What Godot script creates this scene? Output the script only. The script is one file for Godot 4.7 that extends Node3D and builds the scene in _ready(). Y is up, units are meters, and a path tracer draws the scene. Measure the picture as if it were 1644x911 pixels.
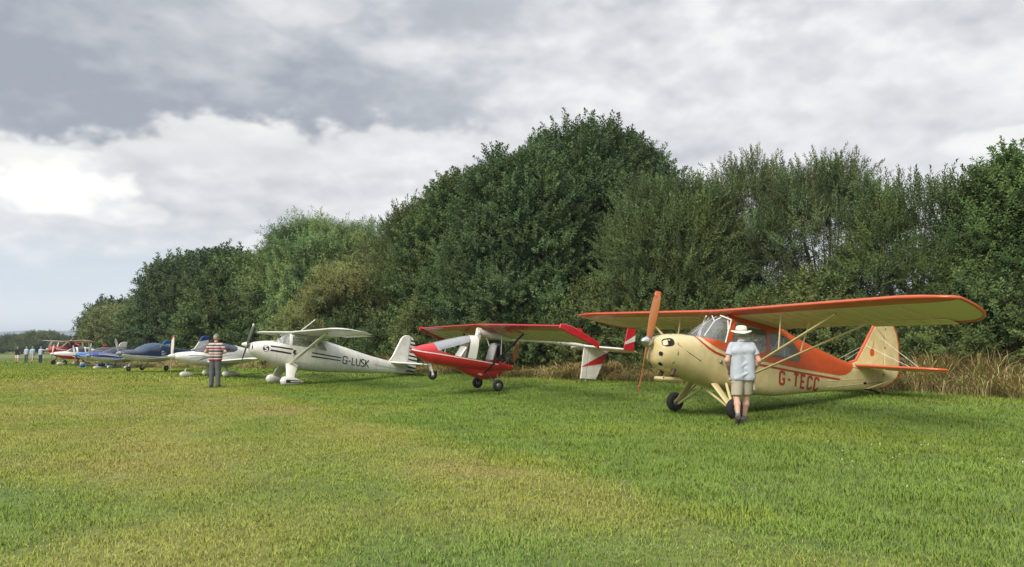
extends Node3D
# An airfield fly-in: light aircraft parked along a tree line under a broken overcast.
# y up, metres; the camera stands at the origin, 1.5 m up, and looks along -Z.

# ---------------------------------------------------------------- mesh builder
class MB:
	var v := PackedVector3Array()
	var n := PackedVector3Array()
	var c := PackedColorArray()
	var use_c := false
	var col := Color.WHITE
	var xf := Transform3D()
	func tri(p: Vector3, q: Vector3, r: Vector3, np: Vector3, nq: Vector3, nr: Vector3) -> void:
		if (q - p).cross(r - p).dot(np + nq + nr) > 0.0:
			v.append(xf * p); v.append(xf * r); v.append(xf * q)
			n.append(xf.basis * np); n.append(xf.basis * nr); n.append(xf.basis * nq)
		else:
			v.append(xf * p); v.append(xf * q); v.append(xf * r)
			n.append(xf.basis * np); n.append(xf.basis * nq); n.append(xf.basis * nr)
		if use_c:
			c.append(col); c.append(col); c.append(col)
	func flat(p: Vector3, q: Vector3, r: Vector3, out: Vector3) -> void:
		var m := (q - p).cross(r - p)
		if m.length_squared() < 1e-16:
			return
		m = m.normalized()
		if m.dot(out) < 0.0:
			m = -m
		tri(p, q, r, m, m, m)
	func quad(p: Vector3, q: Vector3, r: Vector3, s: Vector3, out: Vector3) -> void:
		flat(p, q, r, out)
		flat(p, r, s, out)
	# rows of points; normals from differences; out: fixed outward direction, or zero to use "away from the row's middle"
	func grid(rows: Array, closed := false, out := Vector3.ZERO) -> void:
		var h := rows.size()
		var w: int = rows[0].size()
		var nn := []
		var sgn := 0.0
		for i in h:
			var mid := Vector3.ZERO
			for p in rows[i]:
				mid += p
			mid /= w
			var a := PackedVector3Array()
			for j in w:
				var j0 := (j - 1 + w) % w if closed else maxi(j - 1, 0)
				var j1 := (j + 1) % w if closed else mini(j + 1, w - 1)
				var du: Vector3 = rows[i][j1] - rows[i][j0]
				var dv: Vector3 = rows[mini(i + 1, h - 1)][j] - rows[maxi(i - 1, 0)][j]
				if du.length_squared() < 1e-10:
					var ii := i + 1 if i + 1 < h else i - 1
					du = rows[ii][j1] - rows[ii][j0]
				var m := du.cross(dv)
				m = m.normalized() if m.length_squared() > 1e-14 else Vector3.UP
				a.append(m)
				sgn += m.dot(out if out != Vector3.ZERO else (rows[i][j] - mid))
			nn.append(a)
		var f := 1.0 if sgn >= 0.0 else -1.0
		for i in h - 1:
			for j in (w if closed else w - 1):
				var k := (j + 1) % w
				var p: Vector3 = rows[i][j]
				var q: Vector3 = rows[i][k]
				var r: Vector3 = rows[i + 1][k]
				var s: Vector3 = rows[i + 1][j]
				if (q - p).cross(r - p).length_squared() > 1e-14:
					tri(p, q, r, nn[i][j] * f, nn[i][k] * f, nn[i + 1][k] * f)
				if (r - p).cross(s - p).length_squared() > 1e-14:
					tri(p, r, s, nn[i][j] * f, nn[i + 1][k] * f, nn[i + 1][j] * f)
	func fan(ring: PackedVector3Array, out: Vector3) -> void:
		var mid := Vector3.ZERO
		for p in ring:
			mid += p
		mid /= ring.size()
		for j in ring.size():
			flat(mid, ring[j], ring[(j + 1) % ring.size()], out)
	# a tube through points; flat_dir squashes the section (streamlined struts): wide along flat_dir by k
	func tube(pts: Array, rad: Array, sides := 8, caps := true, wide := Vector3.ZERO, k := 1.0) -> void:
		var rows := []
		for i in pts.size():
			var d: Vector3 = (pts[mini(i + 1, pts.size() - 1)] - pts[maxi(i - 1, 0)]).normalized()
			var a: Vector3 = wide if wide != Vector3.ZERO else (Vector3.UP if absf(d.y) < 0.9 else Vector3.RIGHT)
			a = (a - d * a.dot(d)).normalized()
			var b := d.cross(a)
			var row := PackedVector3Array()
			for j in sides:
				var t := TAU * j / sides
				row.append(pts[i] + (a * cos(t) * k + b * sin(t)) * rad[mini(i, rad.size() - 1)])
			rows.append(row)
		grid(rows, true)
		if caps:
			fan(rows[0], pts[0] - pts[1])
			fan(rows[-1], pts[-1] - pts[-2])
	# profile of (radius, height) turned round the y axis of t
	func lathe(prof: Array, t: Transform3D, sides := 16) -> void:
		var rows := []
		for p in prof:
			var row := PackedVector3Array()
			for j in sides:
				var a := TAU * j / sides
				row.append(t * Vector3(cos(a) * p.x, p.y, sin(a) * p.x))
			rows.append(row)
		grid(rows, true, Vector3.ZERO)
	func ball(mid: Vector3, r: Vector3, lon := 14, lat := 9) -> void:
		var rows := []
		for i in lat + 1:
			var b := -PI / 2 + PI * i / lat
			var row := PackedVector3Array()
			for j in lon:
				var a := TAU * j / lon
				row.append(mid + Vector3(cos(a) * cos(b) * r.x, sin(b) * r.y, sin(a) * cos(b) * r.z))
			rows.append(row)
		grid(rows, true)
	func box(mid: Vector3, size: Vector3, b := Basis(), bev := 0.0) -> void:
		var h := size / 2
		var e := minf(bev, minf(h.x, minf(h.y, h.z)) * 0.9)
		for ax in 3:
			for sg in [-1.0, 1.0]:
				var o := Vector3.ZERO; o[ax] = sg
				var u := Vector3.ZERO; u[(ax + 1) % 3] = 1.0
				var w := Vector3.ZERO; w[(ax + 2) % 3] = 1.0
				var hu: float = h[(ax + 1) % 3] - e
				var hw: float = h[(ax + 2) % 3] - e
				var cc: Vector3 = o * h[ax]
				quad(mid + b * (cc + u * hu + w * hw), mid + b * (cc - u * hu + w * hw), mid + b * (cc - u * hu - w * hw), mid + b * (cc + u * hu - w * hw), b * o)
		if e > 0.0:
			for ax in 3:
				for s1 in [-1.0, 1.0]:
					for s2 in [-1.0, 1.0]:
						var o1 := Vector3.ZERO; o1[ax] = s1
						var a2 := (ax + 1) % 3
						var o2 := Vector3.ZERO; o2[a2] = s2
						var w3 := Vector3.ZERO; w3[(ax + 2) % 3] = h[(ax + 2) % 3] - e
						var p: Vector3 = o1 * h[ax] + o2 * (h[a2] - e)
						var q: Vector3 = o1 * (h[ax] - e) + o2 * h[a2]
						quad(mid + b * (p + w3), mid + b * (p - w3), mid + b * (q - w3), mid + b * (q + w3), b * (o1 + o2))
	# an upright plate: outline in (x, y), thick along z, edges chamfered
	func plate(poly: PackedVector2Array, th: float, t: Transform3D, bev := 0.012) -> void:
		var m := poly.size()
		var pl := poly
		if Geometry2D.is_polygon_clockwise(pl):
			pl = poly.duplicate()
			pl.reverse()
		var inner := PackedVector2Array()
		for i in m:
			var d0 := (pl[i] - pl[(i - 1 + m) % m]).normalized()
			var d1 := (pl[(i + 1) % m] - pl[i]).normalized()
			var nn := Vector2(-d0.y - d1.y, d0.x + d1.x)
			nn = nn.normalized() if nn.length() > 1e-4 else Vector2.ZERO
			inner.append(pl[i] + nn * bev)
		var idx := Geometry2D.triangulate_polygon(inner)
		for s in [-1.0, 1.0]:
			for i in range(0, idx.size(), 3):
				var a := inner[idx[i]]; var b := inner[idx[i + 1]]; var d := inner[idx[i + 2]]
				flat(t * Vector3(a.x, a.y, s * th / 2), t * Vector3(b.x, b.y, s * th / 2), t * Vector3(d.x, d.y, s * th / 2), t.basis * Vector3(0, 0, s))
			for i in m:
				var j := (i + 1) % m
				var e := (pl[j] - pl[i])
				var o := Vector3(e.y, -e.x, 0).normalized() + Vector3(0, 0, s)
				quad(t * Vector3(pl[i].x, pl[i].y, s * th / 6), t * Vector3(pl[j].x, pl[j].y, s * th / 6), t * Vector3(inner[j].x, inner[j].y, s * th / 2), t * Vector3(inner[i].x, inner[i].y, s * th / 2), t.basis * o)
		for i in m:
			var j := (i + 1) % m
			var e := (pl[j] - pl[i])
			quad(t * Vector3(pl[i].x, pl[i].y, -th / 6), t * Vector3(pl[j].x, pl[j].y, -th / 6), t * Vector3(pl[j].x, pl[j].y, th / 6), t * Vector3(pl[i].x, pl[i].y, th / 6), t.basis * Vector3(e.y, -e.x, 0))
	func made() -> ArrayMesh:
		var a := []
		a.resize(Mesh.ARRAY_MAX)
		a[Mesh.ARRAY_VERTEX] = v
		a[Mesh.ARRAY_NORMAL] = n
		if use_c:
			a[Mesh.ARRAY_COLOR] = c
		var m := ArrayMesh.new()
		m.add_surface_from_arrays(Mesh.PRIMITIVE_TRIANGLES, a)
		return m


# ---------------------------------------------------------------- a fuselage as a surface over (x, v): x aft, v from keel (0) to spine (1), one side at a time
class Fus:
	var keys: Array   # [x, top, bottom, half width, height of the widest line, exponent]
	func _init(k: Array) -> void:
		keys = k
	func at(x: float) -> Array:
		var m := keys.size()
		if x <= keys[0][0]:
			return keys[0]
		if x >= keys[m - 1][0]:
			return keys[m - 1]
		var i := 0
		while x > keys[i + 1][0]:
			i += 1
		var p: Array = keys[i]
		var q: Array = keys[i + 1]
		var h: float = q[0] - p[0]
		var t: float = (x - p[0]) / h
		var out := [x]
		for k in range(1, p.size()):
			var d: float = (q[k] - p[k]) / h
			var d0: float = d
			var d1: float = d
			if i > 0:
				var e: float = (p[k] - keys[i - 1][k]) / (p[0] - keys[i - 1][0])
				d0 = 0.0 if e * d <= 0.0 else 2.0 * e * d / (e + d)
			if i + 2 < m:
				var e: float = (keys[i + 2][k] - q[k]) / (keys[i + 2][0] - q[0])
				d1 = 0.0 if e * d <= 0.0 else 2.0 * e * d / (e + d)
			var t2 := t * t
			var t3 := t2 * t
			out.append(p[k] * (2 * t3 - 3 * t2 + 1) + d0 * h * (t3 - 2 * t2 + t) + q[k] * (3 * t2 - 2 * t3) + d1 * h * (t3 - t2))
		return out
	func pos(x: float, vv: float, side: float) -> Vector3:
		var s := at(x)
		var th := PI * clampf(vv, 0.0, 1.0)
		var cy := -cos(th)
		var e: float = 2.0 / (s[5] if cy > 0.0 or s.size() < 7 else s[6])
		var hh: float = (s[1] - s[4]) if cy > 0.0 else (s[4] - s[2])
		return Vector3(x, s[4] + hh * signf(cy) * pow(absf(cy), e), side * s[3] * pow(maxf(sin(th), 0.0), e))
	func norm(x: float, vv: float, side: float) -> Vector3:
		var s := at(x)
		var th := PI * clampf(vv, 0.0, 1.0)
		var v0 := clampf(vv, 0.012, 0.988)
		var du := pos(x + 0.01, v0, side) - pos(x - 0.01, v0, side)
		var dv := pos(x, v0 + 0.01, side) - pos(x, v0 - 0.01, side)
		var m := du.cross(dv)
		if m.length_squared() < 1e-16:
			return Vector3(0, -cos(th), side * sin(th))
		m = m.normalized()
		if m.dot(Vector3(0, -cos(th), side * sin(th))) < 0.0:
			m = -m
		if vv < 0.02 or vv > 0.98:
			m = Vector3(m.x, m.y, m.z * (clampf(minf(vv, 1.0 - vv) / 0.02, 0, 1))).normalized()
		return m
	func to_v(x: float, y: float) -> float:
		var s := at(x)
		var hh: float = (s[1] - s[4]) if y > s[4] else (s[4] - s[2])
		var q: float = clampf((y - s[4]) / maxf(hh, 1e-4), -1.0, 1.0)
		return acos(-signf(q) * pow(absf(q), (s[5] if y > s[4] or s.size() < 7 else s[6]) / 2.0)) / PI
	# outline given in side view (x, y) as the matching outline in (x, v); y above 9 means the spine, below -9 the keel
	func xv(poly: Array, step := 0.06) -> PackedVector2Array:
		var out := PackedVector2Array()
		for i in poly.size():
			var a: Vector2 = poly[i]
			var b: Vector2 = poly[(i + 1) % poly.size()]
			var m := maxi(1, int(ceil(a.distance_to(b) / step)))
			if absf(a.y) > 9.0 or absf(b.y) > 9.0:
				m = 6
			for k in m:
				var p := a.lerp(b, float(k) / m)
				if absf(a.y) > 9.0 or absf(b.y) > 9.0:
					var va := (1.0 if a.y > 9 else 0.0) if absf(a.y) > 9.0 else to_v(a.x, a.y)
					var vb := (1.0 if b.y > 9 else 0.0) if absf(b.y) > 9.0 else to_v(b.x, b.y)
					out.append(Vector2(p.x, lerpf(va, vb, float(k) / m)))
				else:
					out.append(Vector2(p.x, to_v(p.x, p.y)))
		return out
	# lays (x, v) outline poly (or the whole band when poly is empty) on the surface, holes cut out
	func lay(mb: MB, x0: float, x1: float, poly: PackedVector2Array, holes: Array, off := 0.0, sides := [1.0, -1.0], dx := 0.12, nv := 22) -> void:
		var lo := Vector2(x0, 0.0)
		var hi := Vector2(x1, 1.0)
		if poly.size():
			lo = Vector2(1e9, 1e9); hi = -lo
			for p in poly:
				lo = lo.min(p); hi = hi.max(p)
			lo = lo.max(Vector2(x0, 0)); hi = hi.min(Vector2(x1, 1))
		var xs := [lo.x]
		var x := lo.x
		while x < hi.x - 1e-5:
			var st := dx
			if x < keys[0][0] + 0.35:
				st = minf(dx, 0.012 + (x - keys[0][0]) * 0.25)
			x = minf(x + st, hi.x)
			if hi.x - x < st * 0.3:
				x = hi.x
			xs.append(x)
		var hb := []
		for h in holes:
			var r := Rect2(h[0], Vector2.ZERO)
			for p in h:
				r = r.expand(p)
			hb.append(r)
		for i in xs.size() - 1:
			for j in nv:
				var v0 := float(j) / nv
				var v1 := float(j + 1) / nv
				if v1 <= lo.y or v0 >= hi.y:
					continue
				var cell := PackedVector2Array([Vector2(xs[i], v0), Vector2(xs[i + 1], v0), Vector2(xs[i + 1], v1), Vector2(xs[i], v1)])
				var box := Rect2(xs[i], v0, xs[i + 1] - xs[i], v1 - v0)
				var pieces := [cell]
				if poly.size():
					pieces = Geometry2D.intersect_polygons(cell, poly)
				for k in holes.size():
					if not hb[k].intersects(box):
						continue
					var nxt := []
					for pc in pieces:
						nxt.append_array(Geometry2D.clip_polygons(pc, holes[k]))
					pieces = nxt
				for pc in pieces:
					if pc.size() < 3 or Geometry2D.is_polygon_clockwise(pc) != Geometry2D.is_polygon_clockwise(cell):
						continue
					var idx := Geometry2D.triangulate_polygon(pc)
					for s in sides:
						var pp := PackedVector3Array()
						var nn := PackedVector3Array()
						for q in pc:
							var nq := norm(q.x, q.y, s)
							nn.append(nq)
							pp.append(pos(q.x, q.y, s) + nq * off)
						for t in range(0, idx.size(), 3):
							mb.tri(pp[idx[t]], pp[idx[t + 1]], pp[idx[t + 2]], nn[idx[t]], nn[idx[t + 1]], nn[idx[t + 2]])


# ---------------------------------------------------------------- naming and tagging
var names := {}
var M := {}
var rng := RandomNumberGenerator.new()
var XT := Transform3D()    # the offset of a thing's parts from its base

func numbered(called: String) -> String:
	var k: int = names.get(called, 0)
	names[called] = k + 1
	return called if k == 0 else "%s_%03d" % [called, k]

func thing(called: String, label: String, category: String, at: Vector3, turn := 0.0, group := "") -> Node3D:
	var o := Node3D.new()
	o.name = numbered(called)
	add_child(o)
	o.position = at
	o.rotation.y = turn
	o.set_meta("label", label)
	o.set_meta("category", category)
	if group != "":
		o.set_meta("group", group)
	return o

func part(called: String, mb: MB, m: Material, parent: Node3D, label := "") -> MeshInstance3D:
	var o := MeshInstance3D.new()
	o.name = called
	o.mesh = mb.made()
	o.material_override = m
	if parent is MeshInstance3D:
		o.transform = Transform3D()
	else:
		o.transform = XT
	parent.add_child(o, true)
	if label != "":
		o.set_meta("label", label)
	return o

func structure(called: String, mb: MB, m: Material) -> MeshInstance3D:
	var o := MeshInstance3D.new()
	o.name = numbered(called)
	o.mesh = mb.made()
	o.material_override = m
	o.set_meta("kind", "structure")
	add_child(o)
	return o

func lin(r: float, g: float, b: float) -> Color:
	return Color(r, g, b).linear_to_srgb()

func mat(called: String, c: Color, rough: float, metal := 0.0, coat := 0.0) -> StandardMaterial3D:
	var m := StandardMaterial3D.new()
	m.resource_name = called
	m.albedo_color = c
	m.roughness = rough
	m.metallic = metal
	if coat > 0.0:
		m.clearcoat_enabled = true
		m.clearcoat = coat
		m.clearcoat_roughness = 0.12
	M[called] = m
	return m

func noise_tex(sd: int, freq: float, oct: int, lo: Color, hi: Color, size := 512) -> NoiseTexture2D:
	var f := FastNoiseLite.new()
	f.seed = sd
	f.frequency = freq
	f.fractal_octaves = oct
	f.noise_type = FastNoiseLite.TYPE_SIMPLEX_SMOOTH
	var g := Gradient.new()
	g.set_color(0, lo)
	g.set_color(1, hi)
	var t := NoiseTexture2D.new()
	t.width = size
	t.height = size
	t.seamless = true
	t.noise = f
	t.color_ramp = g
	return t

# slight dirt and unevenness over a paint
func worn(m: StandardMaterial3D, tex: Texture2D, scale := 0.5) -> void:
	m.albedo_texture = tex
	m.uv1_triplanar = true
	m.uv1_scale = Vector3.ONE * scale

func glass(called: String, c: Color, a: float) -> StandardMaterial3D:
	var m := mat(called, Color(c.r, c.g, c.b, a), 0.04)
	m.transparency = BaseMaterial3D.TRANSPARENCY_ALPHA
	return m

func V2(a: Array) -> PackedVector2Array:
	var o := PackedVector2Array()
	for i in range(0, a.size(), 2):
		o.append(Vector2(a[i], a[i + 1]))
	return o

func VA(a: Array) -> Array:
	var o := []
	for i in range(0, a.size(), 2):
		o.append(Vector2(a[i], a[i + 1]))
	return o

# ---------------------------------------------------------------- ground
func ss(a: float, b: float, x: float) -> float:
	var t := clampf((x - a) / (b - a), 0.0, 1.0)
	return t * t * (3.0 - 2.0 * t)

var bumps := FastNoiseLite.new()
func ground_y(x: float, z: float) -> float:     # z is Godot's: negative is ahead
	var d := -z
	var fall := 0.0
	if d > 33.0:
		fall = -0.0142 * (minf(d, 84.0) - 33.0) * ss(28.0, 46.0, d)
	if d > 84.0:
		fall += -0.0077 * (minf(d, 600.0) - 84.0)
	var t := 0.75 * x + 0.66 * d
	var rise := 0.27 * ss(13.3, 18.5, t) * (1.0 - ss(40.0, 60.0, d))
	return fall + rise + 0.02 * bumps.get_noise_2d(x * 0.5, z * 0.5)

var tones := FastNoiseLite.new()
var fines := FastNoiseLite.new()
# 0 lush green ... 1 straw
func straw(x: float, z: float) -> float:
	var d := -z
	var edge := 0.87 * x + 0.5 * d - 5.0 + 0.5 * tones.get_noise_2d(x * 6.0 + 90.0, z * 6.0)
	var mown := 1.0 - ss(-0.5, 0.7, edge)
	var row := 0.87 * x + 0.5 * d
	var stripe := 0.5 + 0.5 * sin(row * 1.9 + 2.0 * tones.get_noise_2d(x, z))
	var s := mown * (0.33 - 0.17 * ss(35, 70, d) + 0.26 * stripe * (1.0 - ss(25, 60, d)) + 0.44 * tones.get_noise_2d(x * 2.2, z * 2.2) + 0.5 * fines.get_noise_2d(x * 0.7, z * 0.7))
	s += 0.42 * exp(-pow((edge + 0.7) / 0.75, 2.0)) * (0.45 + 1.5 * fines.get_noise_2d(x * 0.5, z * 0.5)) * (1.0 - ss(16, 24, d))
	s += (1.0 - mown) * (0.04 + 0.35 * maxf(0.0, tones.get_noise_2d(x * 3.0 + 40.0, z * 3.0)))
	return clampf(s, 0.0, 1.0)

# ---------------------------------------------------------------- sky
var sky_a := FastNoiseLite.new()
var sky_b := FastNoiseLite.new()

func sky_light(dir: Vector3) -> Color:
	var y := maxf(dir.y, 0.0)
	var el := rad_to_deg(asin(clampf(dir.y, 0.0, 1.0)))
	var az := rad_to_deg(atan2(dir.x, -dir.z))
	var k := 1.0 / (y + 0.16)
	var px := dir.x * k
	var pz := dir.z * k
	var warp := sky_b.get_noise_2d(px * 1.3 + 30.0, pz * 1.3)
	var big := sky_a.get_noise_2d(px * 0.55 + 0.3 * warp, pz * 0.55 + 7.0)
	var mid := sky_a.get_noise_3d(px * 1.7 + 0.45 * warp, pz * 2.6, 3.0)
	# billows seen edge-on: fine texture in direction space, drawn out sideways
	var fine := 1.0 * sky_a.get_noise_3d(dir.x * 11.0 + 0.5 * warp, el * 0.42, dir.z * 11.0)
	var puff := 1.0 * sky_b.get_noise_3d(dir.x * 26.0, el * 0.75 + 20.0, dir.z * 26.0)
	var light := Color(0.58, 0.585, 0.60)
	var grey := Color(0.40, 0.412, 0.44)
	var dark := Color(0.245, 0.272, 0.318)
	var pale := Color(0.475, 0.54, 0.60)
	var white := Color(0.68, 0.672, 0.655)
	# a broken layer of grey and light cloud everywhere
	var c := grey.lerp(light, clampf(0.62 + 0.8 * mid + 0.75 * fine + 0.5 * puff + 0.5 * big, 0.0, 1.0))
	c = c.lerp(white, 0.6 * ss(0.22, 0.75, mid + 0.6 * fine + 0.55 * puff + 0.25 * big))
	# heavier bases where the large pattern is low
	c = c.lerp(grey, 0.7 * ss(0.15, 0.5, -big - 0.2 * mid))
	# the slate bank with its ragged, lit lower edge, left of the view's middle
	var rag := 0.9 * sky_b.get_noise_2d(az * 0.16, el * 0.3) + 1.1 * fine + 1.25 * puff
	var eb := lerpf(12.0, 14.9, ss(-33.0, -21.0, az)) + 0.9 * ss(-10.0, 5.0, az) + rag
	var side := ss(-82.0, -52.0, az) * (1.0 - ss(-19.0, 7.0, az + 4.0 * mid + 3.0 * fine))
	var bank := ss(eb - 0.2, eb + 1.3, el) * (1.0 - 0.5 * ss(18.5, 24.0, el + 4.0 * mid + 2.0 * fine)) * side
	var rim := ss(eb - 3.4, eb - 0.3, el) * (1.0 - ss(eb, eb + 1.2, el)) * side
	c = c.lerp(white, 0.55 * rim * (0.6 + 0.8 * clampf(fine + 0.5, 0.0, 1.0)))
	c = c.lerp(dark.lerp(grey, clampf(0.22 + 0.8 * mid + 0.7 * fine + 0.45 * puff, 0.0, 0.95)), 0.92 * bank)
	# a sunlit heap of cumulus low on that side, and a few more round the horizon
	for h in [[-31.8, 9.6, 5.0, 2.6, 1.0], [-27.0, 8.3, 2.6, 0.9, 0.45], [-18.5, 6.6, 2.2, 0.9, 0.55], [33.0, 12.2, 3.4, 1.1, 0.6], [-16.0, 23.4, 4.6, 2.2, 0.3], [74.0, 9.0, 6.0, 2.0, 0.9], [150.0, 10.0, 6.0, 2.4, 0.9], [-120.0, 9.0, 7.0, 2.2, 0.9]]:
		var da: float = (az - h[0]) / h[2]
		var de: float = (el - h[1]) / h[3]
		var rr := da * da + de * de
		if rr < 6.0:
			c = c.lerp(Color(0.74, 0.73, 0.71), h[4] * ss(1.3, 0.3, rr + 0.9 * fine + 1.1 * puff + 0.7 * ss(-0.3, -1.0, de)))
	# clearer, bluer air lower down, whitening at the skyline
	var low := (1.0 - ss(3.6, 8.6, el + 2.0 * fine + 1.0 * puff + 1.4 * mid)) * 0.8
	c = c.lerp(pale, low)
	c = c.lerp(Color(0.65, 0.67, 0.675), (1.0 - ss(0.5, 5.0, el + 1.2 * fine + 0.8 * mid)) * 0.85)
	# an overcast sky is brighter overhead than low down; values are halved so that they fit
	return c * (0.5 * (1.0 + 1.0 * ss(22.0, 75.0, el)))

func make_sky() -> Image:
	sky_a.seed = 11; sky_a.frequency = 0.55; sky_a.fractal_octaves = 5; sky_a.noise_type = FastNoiseLite.TYPE_SIMPLEX_SMOOTH
	sky_b.seed = 5; sky_b.frequency = 0.8; sky_b.fractal_octaves = 5; sky_b.noise_type = FastNoiseLite.TYPE_SIMPLEX_SMOOTH
	var w := 4096
	var h := 2048
	var coarse := sky_rows(512, 256, 0, 512, 0, 130)
	var im := Image.create_from_data(512, 130, false, Image.FORMAT_RGB8, coarse)
	im.resize(w, 130 * 8, Image.INTERPOLATE_CUBIC)
	var full := Image.create_empty(w, h, false, Image.FORMAT_RGB8)
	full.fill(Color(0.282, 0.30, 0.31).linear_to_srgb())
	full.blit_rect(im, Rect2i(0, 0, w, 1025), Vector2i.ZERO)
	var u0 := 2048 - 520
	var r0 := 1024 - 370
	var near := Image.create_from_data(1040, 372, false, Image.FORMAT_RGB8, sky_rows(w, h, u0, 1040, r0, 372))
	full.blit_rect(near, Rect2i(0, 0, 1040, 372), Vector2i(u0, r0))
	# the panorama's seam lies ahead: turn it half round
	var turned := Image.create_empty(w, h, false, Image.FORMAT_RGB8)
	turned.blit_rect(full, Rect2i(0, 0, w / 2, h), Vector2i(w / 2, 0))
	turned.blit_rect(full, Rect2i(w / 2, 0, w / 2, h), Vector2i.ZERO)
	return turned

func sky_rows(w: int, h: int, u0: int, nu: int, r0: int, nr: int) -> PackedByteArray:
	var out := PackedByteArray()
	out.resize(nu * nr * 3)
	var k := 0
	for r in nr:
		var el := PI / 2 - PI * (r0 + r + 0.5) / h
		var ce := cos(el)
		var se := maxf(sin(el), 0.0)
		for u in nu:
			var a := TAU * ((u0 + u + 0.5) / w - 0.5)
			var c := sky_light(Vector3(sin(a) * ce, se, -cos(a) * ce)).linear_to_srgb()
			out[k] = clampi(int(c.r * 255.0 + rng.randf()), 0, 255)
			out[k + 1] = clampi(int(c.g * 255.0 + rng.randf()), 0, 255)
			out[k + 2] = clampi(int(c.b * 255.0 + rng.randf()), 0, 255)
			k += 3
	return out

# ---------------------------------------------------------------- foliage
func leaf_mesh(n: int, leaf_len: float, leaf_w: float, stem_len: float, droop: float, sd: int, spread := 0.9) -> ArrayMesh:
	var r := RandomNumberGenerator.new()
	r.seed = sd
	var b := MB.new()
	# a thin stem
	for s in 2:
		var a := Vector3(1, 0, 0) if s == 0 else Vector3(0, 0, 1)
		b.flat(a * 0.008, -a * 0.008, Vector3(0, stem_len, 0), a.cross(Vector3.UP))
	for i in n:
		var t := (i + 0.5) / n
		var az := i * 2.4 + r.randf() * 0.8
		var base := Vector3(r.randf_range(-0.02, 0.02), stem_len * (0.12 + 0.88 * t), r.randf_range(-0.02, 0.02))
		var lift := lerpf(0.15, 1.2, t) + r.randf_range(-0.3, 0.3) - droop
		var d := Vector3(cos(az) * spread, lift, sin(az) * spread).normalized()
		var side := d.cross(Vector3.UP).normalized()
		side = side.rotated(d, r.randf_range(-0.7, 0.7))
		var l := leaf_len * r.randf_range(0.7, 1.2)
		var w := leaf_w * r.randf_range(0.8, 1.15) * 0.5
		var out := d * (stem_len * 0.16 * (1.0 - t) * r.randf())
		var p0 := base + out
		var up := side.cross(d).normalized()
		var p1 := p0 + d * l * 0.45 + side * w + up * w * 0.3
		var p2 := p0 + d * l - Vector3(0, l * 0.12, 0)
		var p3 := p0 + d * l * 0.45 - side * w + up * w * 0.3
		b.flat(p0, p1, p2, up)
		b.flat(p0, p2, p3, up)
	return b.made()

func leaf_mat(called: String, through: float) -> StandardMaterial3D:
	var m := mat(called, Color.WHITE, 0.5 if called == "leaves" else 0.9)
	m.vertex_color_use_as_albedo = true
	m.cull_mode = BaseMaterial3D.CULL_DISABLED
	m.backlight_enabled = true
	m.backlight = Color(through, through, through * 0.6)
	m.metallic_specular = 0.3 if called == "leaves" else 0.12
	return m

func scatter(called: String, mesh: Mesh, m: Material, xs: Array, cs: PackedColorArray, parent: Node) -> MultiMeshInstance3D:
	var mm := MultiMesh.new()
	mm.transform_format = MultiMesh.TRANSFORM_3D
	mm.use_colors = true
	mm.mesh = mesh
	mm.instance_count = xs.size()
	for i in xs.size():
		mm.set_instance_transform(i, xs[i])
		mm.set_instance_color(i, cs[i])
	var o := MultiMeshInstance3D.new()
	o.name = called
	o.multimesh = mm
	o.material_override = m
	o.set_meta("kind", "stuff")
	parent.add_child(o, true)
	return o

var twigs := {}
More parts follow.
